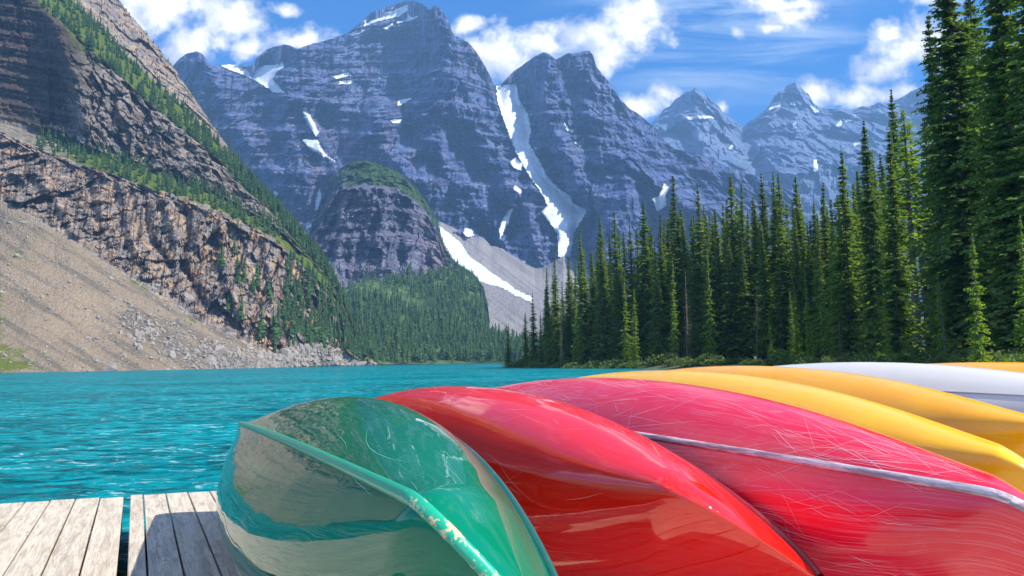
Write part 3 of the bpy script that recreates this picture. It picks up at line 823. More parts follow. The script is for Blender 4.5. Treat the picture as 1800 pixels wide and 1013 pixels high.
M_water, t, b = material('turquoise glacial water')
g = t.new('ShaderNodeNewGeometry').outputs['Position']
n0 = t.noise(t.scale(g, (0.05, 0.11, 0.05)), 1.0, 4, 0.6, 0.5)
n1 = t.noise(t.scale(g, (1.3, 3.0, 1)), 1.0, 7, 0.68, 0.6)
c = t.mix(t.step(n0, 0.38, 0.62), (0.0, 0.20, 0.235), (0.0, 0.31, 0.36))
c = t.mix(t.step(n1, 0.36, 0.60), (0.0, 0.06, 0.08), c)
fl1 = t.noise(t.scale(g, (3.2, 7.5, 1)), 1.0, 4, 0.7, 0.6)
fl2 = t.noise(t.scale(g, (0.16, 0.3, 1)), 1.0, 3, 0.6)
painted_glint = t.m('MULTIPLY', t.step(t.m('ADD', fl1, t.m('MULTIPLY', t.m('SUBTRACT', n1, 0.5), 0.5)), 0.60, 0.68), t.step(fl2, 0.35, 0.6))
c = t.mix(t.m('MULTIPLY', painted_glint, 0.55), c, (0.62, 0.78, 0.80))  # white sun glints painted into the water colour
t.put(b.inputs['Base Color'], c)
b.inputs['Roughness'].default_value = 0.08
b.inputs['IOR'].default_value = 1.33
b.inputs['Specular IOR Level'].default_value = 0.14
n2 = t.noise(t.scale(g, (2.2, 4.6, 1)), 1.0, 6, 0.7, 0.8)
n3 = t.noise(t.scale(g, (0.35, 0.9, 1)), 1.0, 5, 0.65, 0.5)
nb = t.bump(t.m('ADD', t.m('MULTIPLY', n2, 0.35), n3), 0.9, 0.28)
df = t.new('ShaderNodeBsdfDiffuse'); t.put(df.inputs[0], c); t.put(df.inputs['Normal'], nb)
gl = t.new('ShaderNodeBsdfGlossy'); gl.inputs['Roughness'].default_value = 0.05; t.put(gl.inputs['Normal'], nb)
fr = t.new('ShaderNodeFresnel'); fr.inputs['IOR'].default_value = 1.33; t.put(fr.inputs['Normal'], nb)
ms = t.new('ShaderNodeMixShader'); t.put(ms.inputs[0], t.m('MULTIPLY', t.m('MINIMUM', fr.outputs[0], 0.75), 0.42))
t.l.new(df.outputs[0], ms.inputs[1]); t.l.new(gl.outputs[0], ms.inputs[2]); t.l.new(ms.outputs[0], t.n['Material Output'].inputs[0])
obj('water', water_sheet(), kind='structure', label='rippled turquoise lake water')

# ------------------------------------------------------------------ near shore on the right (peninsula)
def shoreline_pt(px, D):
    return at(px, 640, D)[:2]


# outline of the wooded point, world metres (x, y)
pen = [(-4, 198), (4, 178), (14, 150), (20, 118), (26, 88), (26, 62), (24, 44), (22, 30), (24, 16), (26, 4), (28, -40), (160, -60), (320, 60), (330, 220), (200, 330), (90, 290), (30, 245), (4, 215)]


def polydist(x, y, poly):
    d = pathdist(x, y, poly + [poly[0]])
    return np.where(inpoly(x, y, poly), d, -d)


gx_ = np.linspace(-14, 335, 240); gy_ = np.linspace(-64, 335, 260)
GX, GY = np.meshgrid(gx_, gy_)
def ground_z(x, y):
    d = polydist(x, y, pen)
    P = np.stack([x, y, x * 0], -1)
    return WATER - 0.25 + 0.95 * sstep(d, -1.5, 5) + 0.5 * sstep(d, 4, 30) + 0.22 * fbm(P, 5, 4) + 2.0 * sstep(d, 30, 120)
GZ = ground_z(GX, GY)
GZ = np.where(polydist(GX, GY, pen) < -3, WATER - 0.6, GZ)
me = mesh_np('ground', np.stack([GX, GY, GZ], -1), grid_faces(*GX.shape), [M_bank], True)
obj('ground', me, kind='structure', label='mossy wooded bank on the right')


# ------------------------------------------------------------------ spruces
def spruce_meshes(H, Rr, whorls, br, seg, seed, droop=0.35, gap=0.05, base=0.05, wide=1.0, sparse=0.0, spray=1.0, profile=0.8):
    r = np.random.default_rng(seed)
    C, T, Nn, L, Wd, Tn = [], [], [], [], [], []
    lean = r.normal(0, 0.006, 2)
    nf = r.uniform(0, 6.28, 4)
    for k in range(whorls):
        f = base + (1 - base) * (k + r.uniform(-.4, .4)) / whorls
        f = min(max(f, base), 0.995)
        z = f * H
        rad = Rr * ((1 - f) ** profile * 1.05 + 0.008) * (0.8 + 0.22 * math.sin(f * 21 + nf[0]) * math.sin(f * 47 + nf[1])) * min(1, 0.35 + (f - base) * 9 + .25)
        rad *= r.uniform(0.78, 1.12)
        for j in range(br):
            if r.random() < gap + sparse: continue
            a = r.uniform(0, 6.283)
            rl = rad * r.uniform(0.45, 1.28)
            up0 = 0.25 * (f ** 2) - 0.05
            for s_ in range(seg):
                q = (s_ + r.uniform(0.1, 0.9)) / seg
                rr_ = rl * q
                zz = z + rl * (up0 * q - droop * q ** 1.5 * (1.1 - f)) + r.normal(0, 0.06)
                sl = spray * (0.26 + 0.3 * (1 - q)) * (0.2 + 0.8 * min(1, rl / Rr * 1.6)) * Rr * 0.38
                for side in (-1, 0, 1):
                    aa = a + side * r.uniform(0.5, 1.0)
                    dr = np.array([math.cos(aa), math.sin(aa), -0.30 - 0.25 * abs(side) + r.normal(0, 0.22)])
                    dr /= np.linalg.norm(dr)
                    p = np.array([rr_ * math.cos(a) + lean[0] * z, rr_ * math.sin(a) + lean[1] * z, zz])
                    C.append(p); T.append(dr)
                    n_ = r.normal(size=3) * 0.55 + np.array([0, 0, 1.0]); Nn.append(n_)
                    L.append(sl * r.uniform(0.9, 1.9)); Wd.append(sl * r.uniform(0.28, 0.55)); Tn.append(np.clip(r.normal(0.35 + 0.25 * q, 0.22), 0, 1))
    C, T, Nn = np.array(C), np.array(T), np.array(Nn)
    L, Wd, Tn = np.array(L), np.array(Wd), np.array(Tn)
    B = np.cross(T, Nn); B /= np.linalg.norm(B, axis=1)[:, None] + 1e-9
    tip = C + T * L[:, None]
    mid = C + T * (L * 0.45)[:, None] + np.array([0, 0, 1]) * (L * 0.06)[:, None]
    V = np.stack([C, mid + B * Wd[:, None], tip, mid - B * Wd[:, None]], 1).reshape(-1, 3)
    n = len(C)
    Fq = np.arange(4 * n).reshape(n, 4)
    crown = (V, Fq, np.repeat(Tn, 4))
    # trunk
    ns, nz = 7, 8
    zz = np.linspace(-0.4, H * 0.985, nz)
    rad = (0.010 * H + 0.03) * (1 - zz / H * 0.93) + 0.02
    an = np.arange(ns) / ns * 6.283
    TV = np.stack([rad[:, None] * np.cos(an) + lean[0] * zz[:, None], rad[:, None] * np.sin(an) + lean[1] * zz[:, None], np.repeat(zz[:, None], ns, 1)], -1).reshape(-1, 3)
    TF = [(i * ns + j, i * ns + (j + 1) % ns, (i + 1) * ns + (j + 1) % ns, (i + 1) * ns + j) for i in range(nz - 1) for j in range(ns)]
    return crown, (TV, np.array(TF))


def spruce_variant(mat, **kw):
    (V, Fq, tn), (TV, TF) = spruce_meshes(**kw)
    return mesh_np('crown', V, Fq, [mat], False, attrs=dict(tint=tn)), mesh_np('trunk', TV, TF, [M_bark], True), kw['H']


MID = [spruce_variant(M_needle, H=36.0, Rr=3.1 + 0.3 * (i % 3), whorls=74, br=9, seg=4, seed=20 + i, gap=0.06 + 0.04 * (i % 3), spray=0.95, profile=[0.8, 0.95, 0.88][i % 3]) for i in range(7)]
BIG = [spruce_variant(M_needle_d, H=36.0, Rr=4.3, whorls=96, br=13, seg=7, seed=50 + i, gap=0.22, spray=0.62, profile=0.72, droop=0.42) for i in range(3)]
DEAD = [spruce_variant(M_dead, H=30.0, Rr=2.3, whorls=50, br=6, seg=4, seed=90 + i, gap=0.35, base=0.08, spray=0.55, profile=0.8) for i in range(2)]
SPARSE = [spruce_variant(M_needle_y, H=36.0, Rr=2.6, whorls=46, br=6, seg=4, seed=70 + i, gap=0.35, base=0.42, spray=0.9, profile=0.35) for i in range(2)]
YOUNG = [spruce_variant(M_needle_y, H=14.0, Rr=1.9, whorls=40, br=8, seg=4, seed=80 + i, gap=0.06, spray=0.9, profile=0.8, base=0.02) for i in range(3)]


def tree(var, P, h, label, group=None, wide=1.0, rz=None):
    crown, trunk, H = var
    e = bpy.data.objects.new('spruce_tree', None)
    COL.objects.link(e)
    e.empty_display_size = 1
    s_ = h / H
    e.location = P
    e.scale = (s_ * wide, s_ * wide, s_)
    e.rotation_euler = (random.gauss(0, 0.012), random.gauss(0, 0.014), random.uniform(0, 6.28) if rz is None else rz)
    e['label'] = label; e['category'] = 'tree'
    if group: e['group'] = group
    obj('crown', crown, e); obj('trunk', trunk, e)
    return e


def px_tree(var, px, ytop, D, label, group=None, wide=1.0, ybase=637):
    x = float(ray(px, ybase)[0]) * D
    z = float(ground_z(np.array([x]), np.array([D]))[0])
    zt = float(at(px, ytop, D)[2])
    x = float(ray(px, (ytop + ybase) / 2)[0]) * D
    return tree(var, (x, D, z - 0.1), zt - z, label, group, wide)


G_WOOD = 'spruces of the lakeshore wood'
# (x, top y, distance, variant list, width, label)
named = [
    (893, 568, 186, MID, 1.5, 'small lone spruce standing at the water on the very tip of the wooded point'),
    (938, 512, 186, MID, 1.15, 'short slim spruce, the leading tree of the wood above the waterline'),
    (924, 548, 190, MID, 1.3, 'low ragged spruce just behind the lone tree on the point'),
    (962, 468, 176, MID, 0.9, 'very thin spire spruce on the left flank of the wood'),
    (977, 444, 168, MID, 1.0, 'narrow spruce rising beside the thin spire on the left flank'),
    (998, 452, 165, MID, 1.0, 'grey green spruce with a wispy top right of the narrow pair'),
    (1027, 398, 158, MID, 1.05, 'dark spruce with a clear pointed top first to reach the grey talus'),
    (1055, 378, 152, MID, 1.0, 'tall thin dark spruce below the foot of the snow couloir'),
    (1086, 368, 150, MID, 0.95, 'spruce with a slim dark tip right of the couloir foot'),
    (1133, 349, 146, MID, 1.2, 'bushy full spruce standing above its neighbours left of the tallest spire'),
    (1186, 306, 140, MID, 1.05, 'tall spire spruce against the small forked snow patch'),
    (1232, 322, 138, MID, 1.1, 'tall spruce right of the forked snow patch with long bare looking stem'),
    (1290, 306, 134, MID, 1.1, 'sharp topped tall spruce in the middle of the wood'),
    (1304, 322, 132, MID, 0.9, 'thin twin topped spruce pressed against a sharp topped one'),
    (1345, 304, 130, MID, 1.0, 'tall spruce with first of three close tips below the far summits'),
    (1365, 296, 130, MID, 0.9, 'middle and highest of three close spruce tips below the far summits'),
    (1383, 303, 128, MID, 1.0, 'last of three close spruce tips below the far summits'),
    (1407, 308, 120, MID, 1.15, 'pale sunlit spruce under the pointed far summit'),
    (1448, 318, 110, MID, 1.1, 'sunlit spruce between the three close tips and the dark tall one'),
    (1483, 262, 92, MID, 1.1, 'dark spruce standing well above the wood on its right side'),
    (1535, 207, 80, BIG, 0.75, 'big dark full spruce in front of the right hand wood'),
    (1577, 156, 84, BIG, 0.62, 'tall spruce whose tip touches the low cloud bank'),
    (1566, 225, 66, MID, 1.2, 'spruce with sunlit yellowish side and reddish trunk near the white canoe'),
    (1600, 186, 74, SPARSE, 1.2, 'thin bare stemmed conifer with a sparse yellow green top'),
    (1622, 205, 76, SPARSE, 1.0, 'second bare stemmed conifer, leaning close to its sparse twin'),
    (1690, -110, 52, BIG, 1.02, 'huge dark spruce rising out of the picture on the right'),
    (1765, -190, 47, BIG, 1.0, 'towering shaded spruce behind the last yellow canoe'),
    (1835, -160, 44, BIG, 1.05, 'massive spruce cut off by the edge at the right'),
    (1655, 20, 62, BIG, 0.72, 'slimmer dark spruce tucked against the huge one'),
    (1722, -40, 60, BIG, 0.8, 'shaded spruce filling the gap between the two giants'),
]
short = ['lone spruce at the tip of the point', 'short slim spruce leading the wood', 'low ragged spruce by the tip', 'very thin spire on the left flank', 'narrow spruce beside the thin spire', 'wispy topped grey green spruce',
         'dark spruce in front of the talus', 'thin dark spruce below the couloir foot', 'slim tip right of the couloir foot', 'bushy spruce left of the tall spire', 'tall spire at the forked snow patch', 'tall spruce right of the forked snow patch',
         'sharp topped spruce in mid wood', 'thin twin topped spruce', 'first of the three close tips', 'highest of the three close tips', 'last of the three close tips', 'pale sunlit spruce under the far summit', 'sunlit spruce before the dark tall one', 'dark spruce rising above the wood',
         'big dark full spruce', 'spruce touching the cloud bank', 'yellow sided spruce with reddish trunk', 'sparse bare stemmed conifer', 'leaning sparse conifer', 'huge spruce cut by the frame top', 'towering spruce behind the last canoe', 'massive spruce at the right edge',
         'slimmer spruce beside the huge one', 'shaded spruce between the two giants']
zone_x = [q[0] for q in named]
pending = {}


def zone_label(px, ytop, o, lead):
    i = int(np.argmin([abs(px - q) for q in zone_x]))
    pending.setdefault((lead, i, 'left' if px < zone_x[i] else 'right'), []).append((ytop, o))


for i, (px, yt, D, vl, wd, lb) in enumerate(named):
    px_tree(vl[i % len(vl)], px, yt, D, lb, G_WOOD, wd * 1.3)
for i, (px, yt, D, lb) in enumerate([(985, 560, 150, 'grey dead spruce with bare twigs at the left flank of the wood'), (1206, 470, 128, 'dead grey spruce snag among green trees below the tall spire'), (1328, 500, 112, 'dead grey spruce snag in the dark middle of the wood'), (1476, 540, 78, 'short dead grey snag below the dark spruce rising above the wood'), (1660, 520, 46, 'dead grey snag at the foot of the huge dark spruce')]):
    px_tree(DEAD[i % 2], px, yt, D, lb, G_WOOD, 1.1)
young = [(1100, 488, 132, 'light green young spruce, left of a pair at the foot of the wood'), (1114, 504, 130, 'light green young spruce, right of a pair at the foot of the wood'),
         (1183, 455, 126, 'slim mid green spruce in front below the tall spire'), (1247, 432, 122, 'half height sunlit spruce before the dark middle of the wood'),
         (1355, 545, 88, 'small yellow green spruce low in front of the wood'), (1392, 508, 86, 'bright young spruce with two tips low in front of the wood'),
         (1399, 500, 84, 'slender bright young spruce close behind the two tipped one'), (1420, 468, 92, 'half height yellow green spruce right of the low bright ones'),
         (1446, 425, 90, 'tall bright yellow green spruce glowing beside the dark spruce'), (1712, 404, 40, 'slim young spruce standing before the huge dark one'),
         (1800, 370, 36, 'bright green young spruce at the right border'), (1560, 520, 62, 'short spruce at the foot of the big dark full one'),
         (1010, 520, 150, 'half height spruce among the thin ones on the left flank'), (1655, 470, 48, 'low green spruce beside the bare stemmed conifers')]
for i, (px, yt, D, lb) in enumerate(young):
    px_tree((YOUNG + MID[:1])[i % 3], px, yt, D, lb, G_WOOD, 0.62 if yt < 480 and D > 50 else 0.8)
# fill: the crowd of spruces behind and between, nothing tells them apart
env = [(925, 575), (950, 520), (975, 470), (1020, 440), (1060, 395), (1100, 385), (1150, 372), (1200, 345), (1260, 345), (1300, 335), (1400, 330), (1460, 335), (1500, 300), (1560, 250), (1620, 250), (1660, 100), (1900, 20)]
ex, ey = np.array(env).T
fl = 'mid height dark spruce crowded among others inside the lakeshore wood'
n_fill = 0
for px in np.arange(945, 1640, 8.2):
    for row in range(2):
        p_ = px + rng.uniform(-7, 7)
        e_ = np.interp(p_, ex, ey)
        yt = e_ + rng.uniform(6, 34) + row * rng.uniform(10, 75)
        D = np.interp(p_, [940, 1100, 1300, 1500, 1640], [182, 158, 138, 106, 82]) + rng.uniform(-2, 14) - row * 10
        if n_fill > 150: continue
        zone_label(p_, yt, px_tree(MID[int(rng.integers(0, 7))], p_, yt, D, fl, 'dark spruces crowded inside the lakeshore wood', rng.uniform(1.1, 1.6)), 'spruce'); n_fill += 1
for px in np.arange(1640, 1860, 22):
    yt = rng.uniform(110, 320)
    zone_label(px, yt, px_tree(MID[int(rng.integers(0, 7))], px + rng.uniform(-8, 8), yt, rng.uniform(66, 90), fl, 'dark spruces crowded inside the lakeshore wood', 1.5), 'spruce')

# bushes along the bank
def bush_mesh(seed):
    r = np.random.default_rng(seed)
    n = 620
    c = r.normal(size=(n, 3)); c /= np.linalg.norm(c, axis=1)[:, None]
    c *= (r.random(n) ** 0.4)[:, None] * np.array([1.0, 1.0, 0.75])
    c *= 1 + 0.3 * np.sin(c[:, :1] * 5 + seed)
    c[:, 2] = np.abs(c[:, 2]) + 0.05
    T = r.normal(size=(n, 3)); T /= np.linalg.norm(T, axis=1)[:, None]
    B = np.cross(T, r.normal(size=(n, 3))); B /= np.linalg.norm(B, axis=1)[:, None]
    s_ = r.uniform(0.07, 0.16, n)[:, None]
    V = np.stack([c - T * s_, c + B * s_ * .6, c + T * s_, c - B * s_ * .6], 1).reshape(-1, 3)
    return mesh_np('bush', V, np.arange(4 * n).reshape(n, 4), [M_bush], False, attrs=dict(tint=np.repeat(r.random(n), 4)))


BU = [bush_mesh(s_) for s_ in range(4)]
for i in range(60):
    px = 905 + i * 15.5 + rng.uniform(-6, 6)
    D = np.interp(px, [900, 1020, 1300, 1500, 1700, 1850], [184, 136, 92, 62, 42, 36]) + rng.uniform(0, 6)
    x = float(ray(px, 640)[0]) * D
    z = float(ground_z(np.array([x]), np.array([D]))[0])
    sc_ = rng.uniform(0.8, 2.0) * (0.6 + D / 200)
    o = obj('bush', BU[i % 4])
    o.location = (x, D, z - 0.1); o.scale = (sc_ * 1.3, sc_ * 1.3, sc_); o.rotation_euler = (0, 0, rng.uniform(0, 6))
    o['label'] = 'low leafy willow bush at the foot of the lakeshore wood'; o['category'] = 'bush'; o['group'] = 'willow bushes along the bank'
    zone_label(px, D, o, 'bush')
rank = ['highest', 'second highest', 'third highest', 'fourth highest', 'fifth highest', 'sixth highest', 'seventh highest', 'eighth highest', 'ninth highest', 'lowest', 'lowest']
dist = ['nearest', 'second nearest', 'third nearest', 'fourth nearest', 'farthest', 'farthest', 'farthest']
for (lead, i, side), lst in pending.items():
    lst.sort(key=lambda q: q[0])
    for k, (_, o) in enumerate(lst):
        if lead == 'spruce':
            o['label'] = (f'{rank[min(k, 10)]} crowded spruce ' if len(lst) > 1 else 'crowded spruce ') + f'just {side} of the {short[i]}'
        else:
            o['label'] = (f'{dist[min(k, 6)]} bush ' if len(lst) > 1 else 'low bush ') + f'{side} of the {short[i]}'

# ------------------------------------------------------------------ small spruces of the slopes
def small_spruce(seed, tiers=8, ns=7):
    r = np.random.default_rng(seed)
    V, Fc = [], []
    for k in range(tiers):
        f = k / tiers
        rad = 0.155 * (1 - f) ** 0.85 * r.uniform(0.8, 1.15) + 0.012
        z0, z1 = 0.06 + f * 0.9, 0.06 + f * 0.9 + 0.24 * (1 - 0.55 * f)
        b0 = len(V)
        off = r.normal(0, 0.008, 2)
        V.append((off[0], off[1], min(z1, 1.0)))
        for j in range(ns):
            a = (j + r.uniform(-.3, .3)) / ns * 6.283
            q = rad * r.uniform(0.55, 1.25)
            V.append((q * math.cos(a), q * math.sin(a), z0 + r.uniform(-.03, .03)))
        for j in range(ns): Fc.append((b0, b0 + 1 + j, b0 + 1 + (j + 1) % ns))
    return np.array(V), np.array(Fc), r.random(len(V))


SM = [small_spruce(s_) for s_ in range(8)]
SMM = []
for V, Fc, tn in SM:
    SMM.append(mesh_np('spruce', V, Fc, [M_needle_far], False, attrs=dict(tint=tn)))


def scatter_mass(name, P, hs_, label, wide=1.0):
    Vs, Fs, Ts, o_ = [], [], [], 0
    for p, h in zip(P, hs_):
        V, Fc, tn = SM[int(rng.integers(0, 8))]
        a = rng.uniform(0, 6.28); ca, sa = math.cos(a), math.sin(a)
        v = np.stack([(V[:, 0] * ca - V[:, 1] * sa) * wide, (V[:, 0] * sa + V[:, 1] * ca) * wide, V[:, 2]], -1) * h + p
        Vs.append(v); Fs.append(Fc + o_); Ts.append(np.clip(tn * 0.7 + rng.uniform(-.2, .5), 0, 1)); o_ += len(V)
    me = mesh_np(name, np.concatenate(Vs), np.concatenate(Fs), [M_needle_far], False, attrs=dict(tint=np.concatenate(Ts)))
    return obj(name, me, kind='stuff', label=label)


# far shore forest
PX, PY, PD, SEG, Wfo = FOREST
nrow, ncol = PX.shape
N = 5200
ri = rng.integers(1, nrow, N); ci = rng.integers(0, ncol - 1, N)
P = Wfo[ri, ci] + rng.normal(0, 2.5, (N, 3)) * (1, 1, 0)
dens_ = fbm(np.stack([PX[ri, ci], PY[ri, ci], ri * 0.0], -1), 40, 3)
pale = np.exp(-(pathdist(PX[ri, ci], PY[ri, ci], [(640, 505), (700, 520), (740, 540)]) / 10) ** 2) + np.exp(-(pathdist(PX[ri, ci], PY[ri, ci], [(590, 600), (640, 636)]) / 7) ** 2)
keep = (rng.random(N) < 0.95 - 0.75 * pale + dens_ * 0.3) & (PX[ri, ci] < 1000)
scatter_mass('forest', P[keep], (np.clip(rng.lognormal(2.5, 0.35, N), 5, 26) * (1 - 0.45 * pale))[keep] * np.interp(P[keep][:, 1], [600, 1200], [0.9, 1.0]), 'dense dark spruce forest covering the far shore slope', 1.0)

# cap of the dome and its right foot
PX, PY, PD, SEG = DOME
cand = np.argwhere((SEG > 2.55) | ((PX > 782) & (SEG > 1.35) & (PY > 455)))
sel = cand[rng.integers(0, len(cand), 900)]
P = at(PX[sel[:, 0], sel[:, 1]], PY[sel[:, 0], sel[:, 1]], PD[sel[:, 0], sel[:, 1]])
scatter_mass('dome_forest', P, rng.uniform(4, 9, len(P)), 'thin spruce cover on the green cap and flank of the dark dome', 1.2)

# left mountain: individual ledge trees plus masses
PX, PY, PD, SEG, Wl = LEFT


def pick(mask, n):
    c_ = np.argwhere(mask)
    s_ = c_[rng.integers(0, len(c_), n)]
    return Wl[s_[:, 0], s_[:, 1]]


def single_trees(P, hs_, label, group):
    for p, h in zip(P, hs_):
        o = obj('spruce_tree', SMM[int(rng.integers(0, 8))])
        o.location = p - np.array([0, 0, 0.05 * h]); o.scale = (h * rng.uniform(.8, 1.15),) * 2 + (h,)
        o.rotation_euler = (0, 0, rng.uniform(0, 6.28))
        o['label'] = label; o['category'] = 'tree'; o['group'] = group


lo_l = (SEG > 1.98) & (SEG < 3.06) & (PX > 60) & (PX < 500)
up_l = (SEG > 3.97) & (SEG < 5.1) & (PX > 75) & (PX < 600)
foot = (SEG > 1.0) & (SEG < 2.0) & (PX > 370) & (PX < 640)
low_r = (SEG > 0.7) & (SEG < 1.6) & (PX > 480)
scatter_mass('ledge_forest', np.concatenate([pick(lo_l, 420), pick(up_l, 700), pick(foot & (PX > 500), 420), pick((SEG > 5.1) & (PX > 60) & (PX < 480), 220), pick(SEG > 5.94, 120),
             pick((SEG > 4.8) & (PX > 400), 320), pick((SEG > 3) & (SEG < 4) & (PX > 330), 90)]),
             np.concatenate([rng.uniform(5, 12, 420), rng.uniform(6, 15, 700), rng.uniform(5, 12, 420), rng.uniform(2, 5, 220), rng.uniform(3, 6, 120), rng.uniform(6, 11, 320), rng.uniform(2, 6, 90)]),
             'small spruces filling the ledges and foot of the left cliff')
single_trees(pick(foot & (PX < 560) & (PX > 385) & (SEG < 1.7), 34), rng.uniform(11, 22, 34), 'dark spruce standing against the foot of the sunlit left cliff', 'spruces at the foot of the left cliff')
single_trees(pick(low_r & (PX < 620), 22), rng.uniform(12, 21, 22), 'tall dark spruce near the rubble shore below the left cliff', 'spruces above the rubble shore')

# ------------------------------------------------------------------ air
if True:
    hz = [(-4200, -60, WATER - 1.2), (7000, 6900, 2080)]
    (x0, y0, z0), (x1, y1, z1) = hz
    V = [(x, y, z) for z in (z0, z1) for y in (y0, y1) for x in (x0, x1)]
    Fc = [(0, 2, 3, 1), (4, 5, 7, 6), (0, 1, 5, 4), (2, 6, 7, 3), (0, 4, 6, 2), (1, 3, 7, 5)]
    m = bpy.data.materials.new('pale blue haze'); m.use_nodes = True
    m.node_tree.nodes.clear()
    on = m.node_tree.nodes.new('ShaderNodeOutputMaterial')
    pv = m.node_tree.nodes.new('ShaderNodeVolumePrincipled')
    pv.inputs['Color'].default_value = (0.30, 0.58, 1.0, 1)
    pv.inputs['Density'].default_value = 0.00015
    pv.inputs['Anisotropy'].default_value = 0.0
    m.node_tree.links.new(pv.outputs[0], on.inputs['Volume'])
    me = mesh_np('haze', V, Fc, [m])
    obj('haze', me, kind='stuff', label='thin blue mountain haze')

# ------------------------------------------------------------------ dock
YAW = -0.470
AX = np.array([math.sin(YAW), math.cos(YAW)]); PE = np.array([math.cos(YAW), -math.sin(YAW)])   # along the canoes / across
M_wood, t, b = material('weathered pale planks')
oc = t.new('ShaderNodeTexCoord').outputs['Object']
oi = t.new('ShaderNodeObjectInfo').outputs['Random']
cb = t.new('ShaderNodeCombineXYZ'); t.put(cb.inputs[0], t.m('MULTIPLY', oi, 37.0)); t.put(cb.inputs[2], t.m('MULTIPLY', oi, 11.0))
pc = t.v('ADD', oc, cb.outputs[0])
gr = t.noise(t.scale(pc, (20, 2.2, 20)), 1.0, 7, 0.7, 0.9)
gf = t.noise(t.scale(pc, (110, 6, 110)), 1.0, 4, 0.6)
st = t.noise(t.scale(pc, (3, 1.3, 3)), 1.0, 6, 0.65, 0.5)
c = t.mix(t.step(gr, 0.30, 0.62), (0.33, 0.28, 0.215), (0.62, 0.545, 0.44))
c = t.mix(t.m('MULTIPLY', t.step(gf, 0.5, 0.75), 0.35), c, (0.20, 0.16, 0.12))
c = t.mix(t.m('MULTIPLY', t.step(st, 0.55, 0.72), 0.6), c, (0.22, 0.15, 0.09))
kn = t.new('ShaderNodeTexVoronoi', feature='F1'); t.put(kn.inputs['Vector'], t.scale(pc, (9, 3.0, 9))); kn.inputs['Scale'].default_value = 1.0
c = t.mix(t.step(kn.outputs['Distance'], 0.13, 0.05, 0, 0.75), c, (0.14, 0.08, 0.05))
ck = t.noise(t.scale(pc, (60, 1.0, 60)), 1.3, 3, 0.5, 1.5)
cm = t.step(t.m('ABSOLUTE', t.m('SUBTRACT', ck, 0.5)), 0.012, 0.0)
c = t.mix(t.m('MULTIPLY', cm, 0.6), c, (0.07, 0.05, 0.04))
c = t.mix(t.m('MULTIPLY', oi, 0.28), c, (0.50, 0.43, 0.33))
t.put(b.inputs['Base Color'], c)
b.inputs['Roughness'].default_value = 0.75
t.put(b.inputs['Normal'], t.bump(t.m('SUBTRACT', t.m('ADD', gr, t.m('MULTIPLY', gf, 0.5)), cm), 0.6, 0.006))
M_beam, t, b = material('dark wet timber')
oc = t.new('ShaderNodeTexCoord').outputs['Object']
gr = t.noise(t.scale(oc, (2, 20, 20)), 1.0, 6, 0.65)
t.put(b.inputs['Base Color'], t.mix(gr, (0.05, 0.038, 0.03), (0.15, 0.11, 0.08)))
b.inputs['Roughness'].default_value = 0.8
M_nail, t, b = material('dull steel')
b.inputs['Base Color'].default_value = (0.18, 0.17, 0.16, 1); b.inputs['Metallic'].default_value = 0.8; b.inputs['Roughness'].default_value = 0.5


def box(x0, x1, y0, y1, z0, z1, bev=0.0):
    import bmesh
    bm = bmesh.new()
    bmesh.ops.create_cube(bm, size=1)
    for v in bm.verts:
        v.co = ((x0 + x1) / 2 + v.co.x * (x1 - x0), (y0 + y1) / 2 + v.co.y * (y1 - y0), (z0 + z1) / 2 + v.co.z * (z1 - z0))
    if bev: bmesh.ops.bevel(bm, geom=bm.edges[:], offset=bev, segments=1, affect='EDGES')
    me = bpy.data.meshes.new('box'); bm.to_mesh(me); bm.free()
    return me


# dock frame: local x = across the planks, y = along them; rotated about the camera foot
dock = bpy.data.objects.new('dock', None); COL.objects.link(dock)
dock.rotation_euler = (0, 0, -YAW)
dock['label'] = 'weathered plank dock the canoes rest on, two decks with a gap'; dock['category'] = 'dock'
def to_local(px, py):
    xr, zr = ray(px, py)
    D = -EYE / zr
    p = np.array([xr * D, D])
    return np.array([p @ PE, p @ AX])
eL = to_local(0, 886); eR = to_local(385, 862)
slope = (eR[1] - eL[1]) / (eR[0] - eL[0])
edge = lambda x: eL[1] + slope * (x - eL[0])
seam = (to_local(204, 1013)[0] + to_local(220, 872)[0]) / 2
seam2 = (to_local(222, 1013)[0] + to_local(228, 872)[0]) / 2
lines = [to_local(24, 1013)[0], to_local(92, 1013)[0], to_local(159, 1013)[0], seam]
PW = np.mean(np.diff([to_local(24, 1013)[0], to_local(92, 1013)[0], to_local(159, 1013)[0]]))
edges_l = [seam - 0.001 - PW * k for k in range(16)]
rights = [to_local(256, 950)[0], to_local(310, 950)[0], to_local(365, 950)[0]]
PW2 = (rights[2] - rights[0]) / 2
edges_r = [seam2] + [rights[0] + PW2 * k for k in range(44)]
GAP = 0.006
an_ = np.arange(8) / 8 * 2 * np.pi
NAIL = mesh_np('nail', np.concatenate([np.stack([np.cos(an_) * .0075, np.sin(an_) * .0075, an_ * 0 - .004], -1), np.stack([np.cos(an_) * .007, np.sin(an_) * .007, an_ * 0 + .001], -1)]),
               [(i, (i + 1) % 8, 8 + (i + 1) % 8, 8 + i) for i in range(8)] + [(8, 9, 10, 11), (8, 11, 12, 15), (12, 13, 14, 15)], [M_nail])
